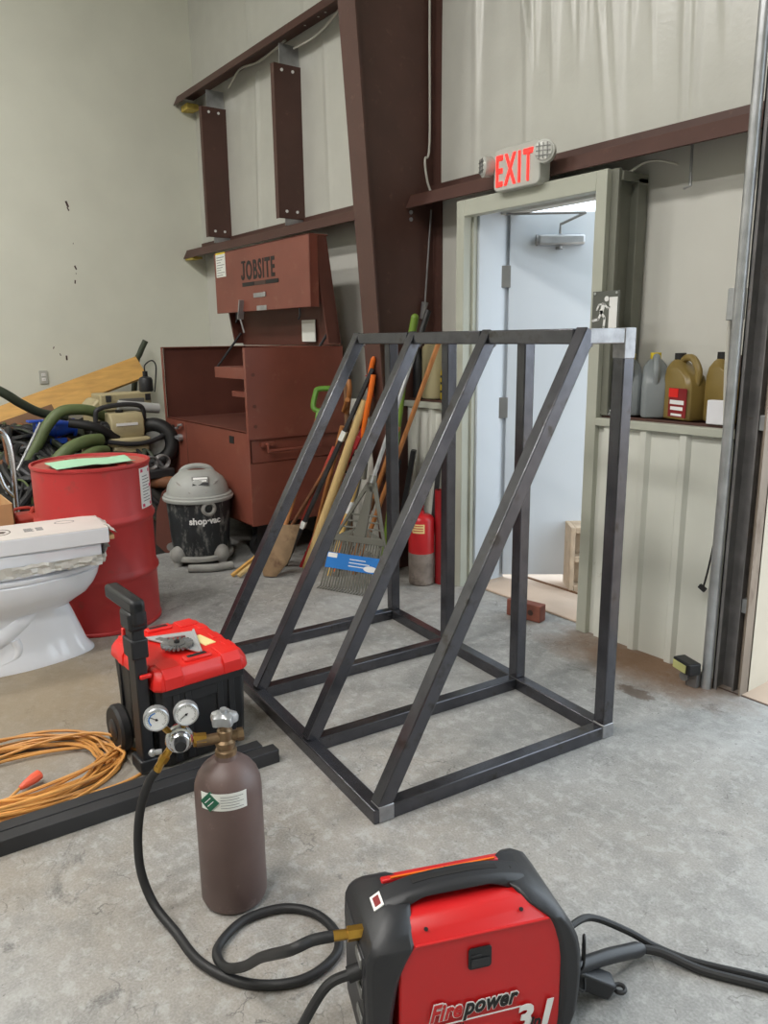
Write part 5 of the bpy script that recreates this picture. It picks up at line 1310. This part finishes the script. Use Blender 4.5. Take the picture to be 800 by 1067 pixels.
ht_ = thing('hand_truck', 'chrome tubular hand truck standing behind the drum', 'hand truck', (-5.0, .78, 0))
b = MB()
b.tube(cr([(0, -.30, .75), (0, -.20, .93), (0, -.05, .99), (.0, .06, .975), (.0, .12, .87), (.0, .12, .5), (.0, .11, .05)], 6), .018, 10)
b.tube(cr([(0, -.20, .80), (0, -.05, .80), (.0, .03, .74), (.0, .07, .62), (.0, .12, .55)], 6), .014, 10)
b.build('tube_frame', 'chrome', ht_)
MB().b6(-.02, .18, -.3, .16, .01, .02).build('toe_plate', 'galv', ht_)
for y in (-.34, .20): MB().lathe([(0, -.02), (.08, -.02), (.09, -.01), (.09, .01), (.08, .02), (0, .02)], 24, frame((-.08, y, .09), (1, 0, 0), (0, 0, 1))).build('wheel', 'black_rubber', ht_)

# ------------------------------------------------------------------ unseen fill lamps added to brighten the shop; daylight
for i, x in enumerate((-5.0, -2.6, -.2)):
    for j, y in enumerate((-3.6, -1.2)):
        nm = thing('added_fill_lamp', 'added square fill lamp under the ceiling, out of view', 'fill lamp', (x, y, ZC - .35), 0, 'added fill lamps under the ceiling')
        MB().b6(-.3, .3, -.3, .3, .03, .12).b6(-.01, .01, -.01, .01, .12, .35).build('housing', 'fixture', nm, bevel=.01)
        MB().b6(-.28, .28, -.28, .28, .018, .03).build('diffuser', 'lamp', nm)
        ld_ = bpy.data.lights.new('fill_light', 'AREA'); ld_.energy = 80; ld_.shape = 'SQUARE'; ld_.size = .55; ld_.color = (1, .975, .94)
        lo = bpy.data.objects.new('fill_light', ld_); col.objects.link(lo); lo.location = (x, y, ZC - .36)

wrd = bpy.data.worlds.new('World'); sc.world = wrd; wrd.use_nodes = True
bg = wrd.node_tree.nodes['Background']; bg.inputs[0].default_value = (.80, .91, 1.0, 1); bg.inputs[1].default_value = 3.3
def portal(loc, sx, sy, rot):
    l = bpy.data.lights.new('portal', 'AREA'); l.shape = 'RECTANGLE'; l.size = sx; l.size_y = sy; l.cycles.is_portal = True
    o = bpy.data.objects.new('portal', l); col.objects.link(o); o.location = loc; o.rotation_euler = rot
portal(((OX0 + OX1) / 2, 3.32, OZ / 2), OX1 - OX0, OZ, (R(-90), 0, 0))
portal(((DX0 + DX1) / 2, 3.32, 1.07), .9, 2.1, (R(-90), 0, 0))

# ------------------------------------------------------------------ camera
t_, r_, yaw = R(12.7826), R(-.7), R(-53.7478)
ex_ = (math.cos(yaw), math.sin(yaw)); ey_ = (-ex_[1], ex_[0])
Fw = V((ex_[1], ey_[1], 0)); Rt = V((ex_[0], ey_[0], 0)); Z = V((0, 0, 1))
F2 = Fw * math.cos(t_) - Z * math.sin(t_); U2 = Fw * math.sin(t_) + Z * math.cos(t_)
Xc = Rt * math.cos(r_) + U2 * math.sin(r_); Yc = -Rt * math.sin(r_) + U2 * math.cos(r_)
M = Matrix((Xc, Yc, -F2)).transposed().to_4x4(); M.translation = V((0, 0, 1.47))
cam = bpy.data.cameras.new('camera'); co = bpy.data.objects.new('camera', cam); col.objects.link(co); co.matrix_world = M
cam.sensor_fit = 'VERTICAL'; cam.sensor_height = 36; cam.sensor_width = 36; cam.lens = 800 / 1067 * 36; cam.clip_start = .05
sc.camera = co
sc.view_settings.view_transform = 'Standard'; sc.view_settings.look = 'None'; sc.view_settings.gamma = 1; sc.view_settings.use_curve_mapping = False
sc.view_settings.exposure = 0.12
sc.cycles.use_denoising = True; sc.cycles.max_bounces = 8; sc.cycles.sample_clamp_indirect = 6
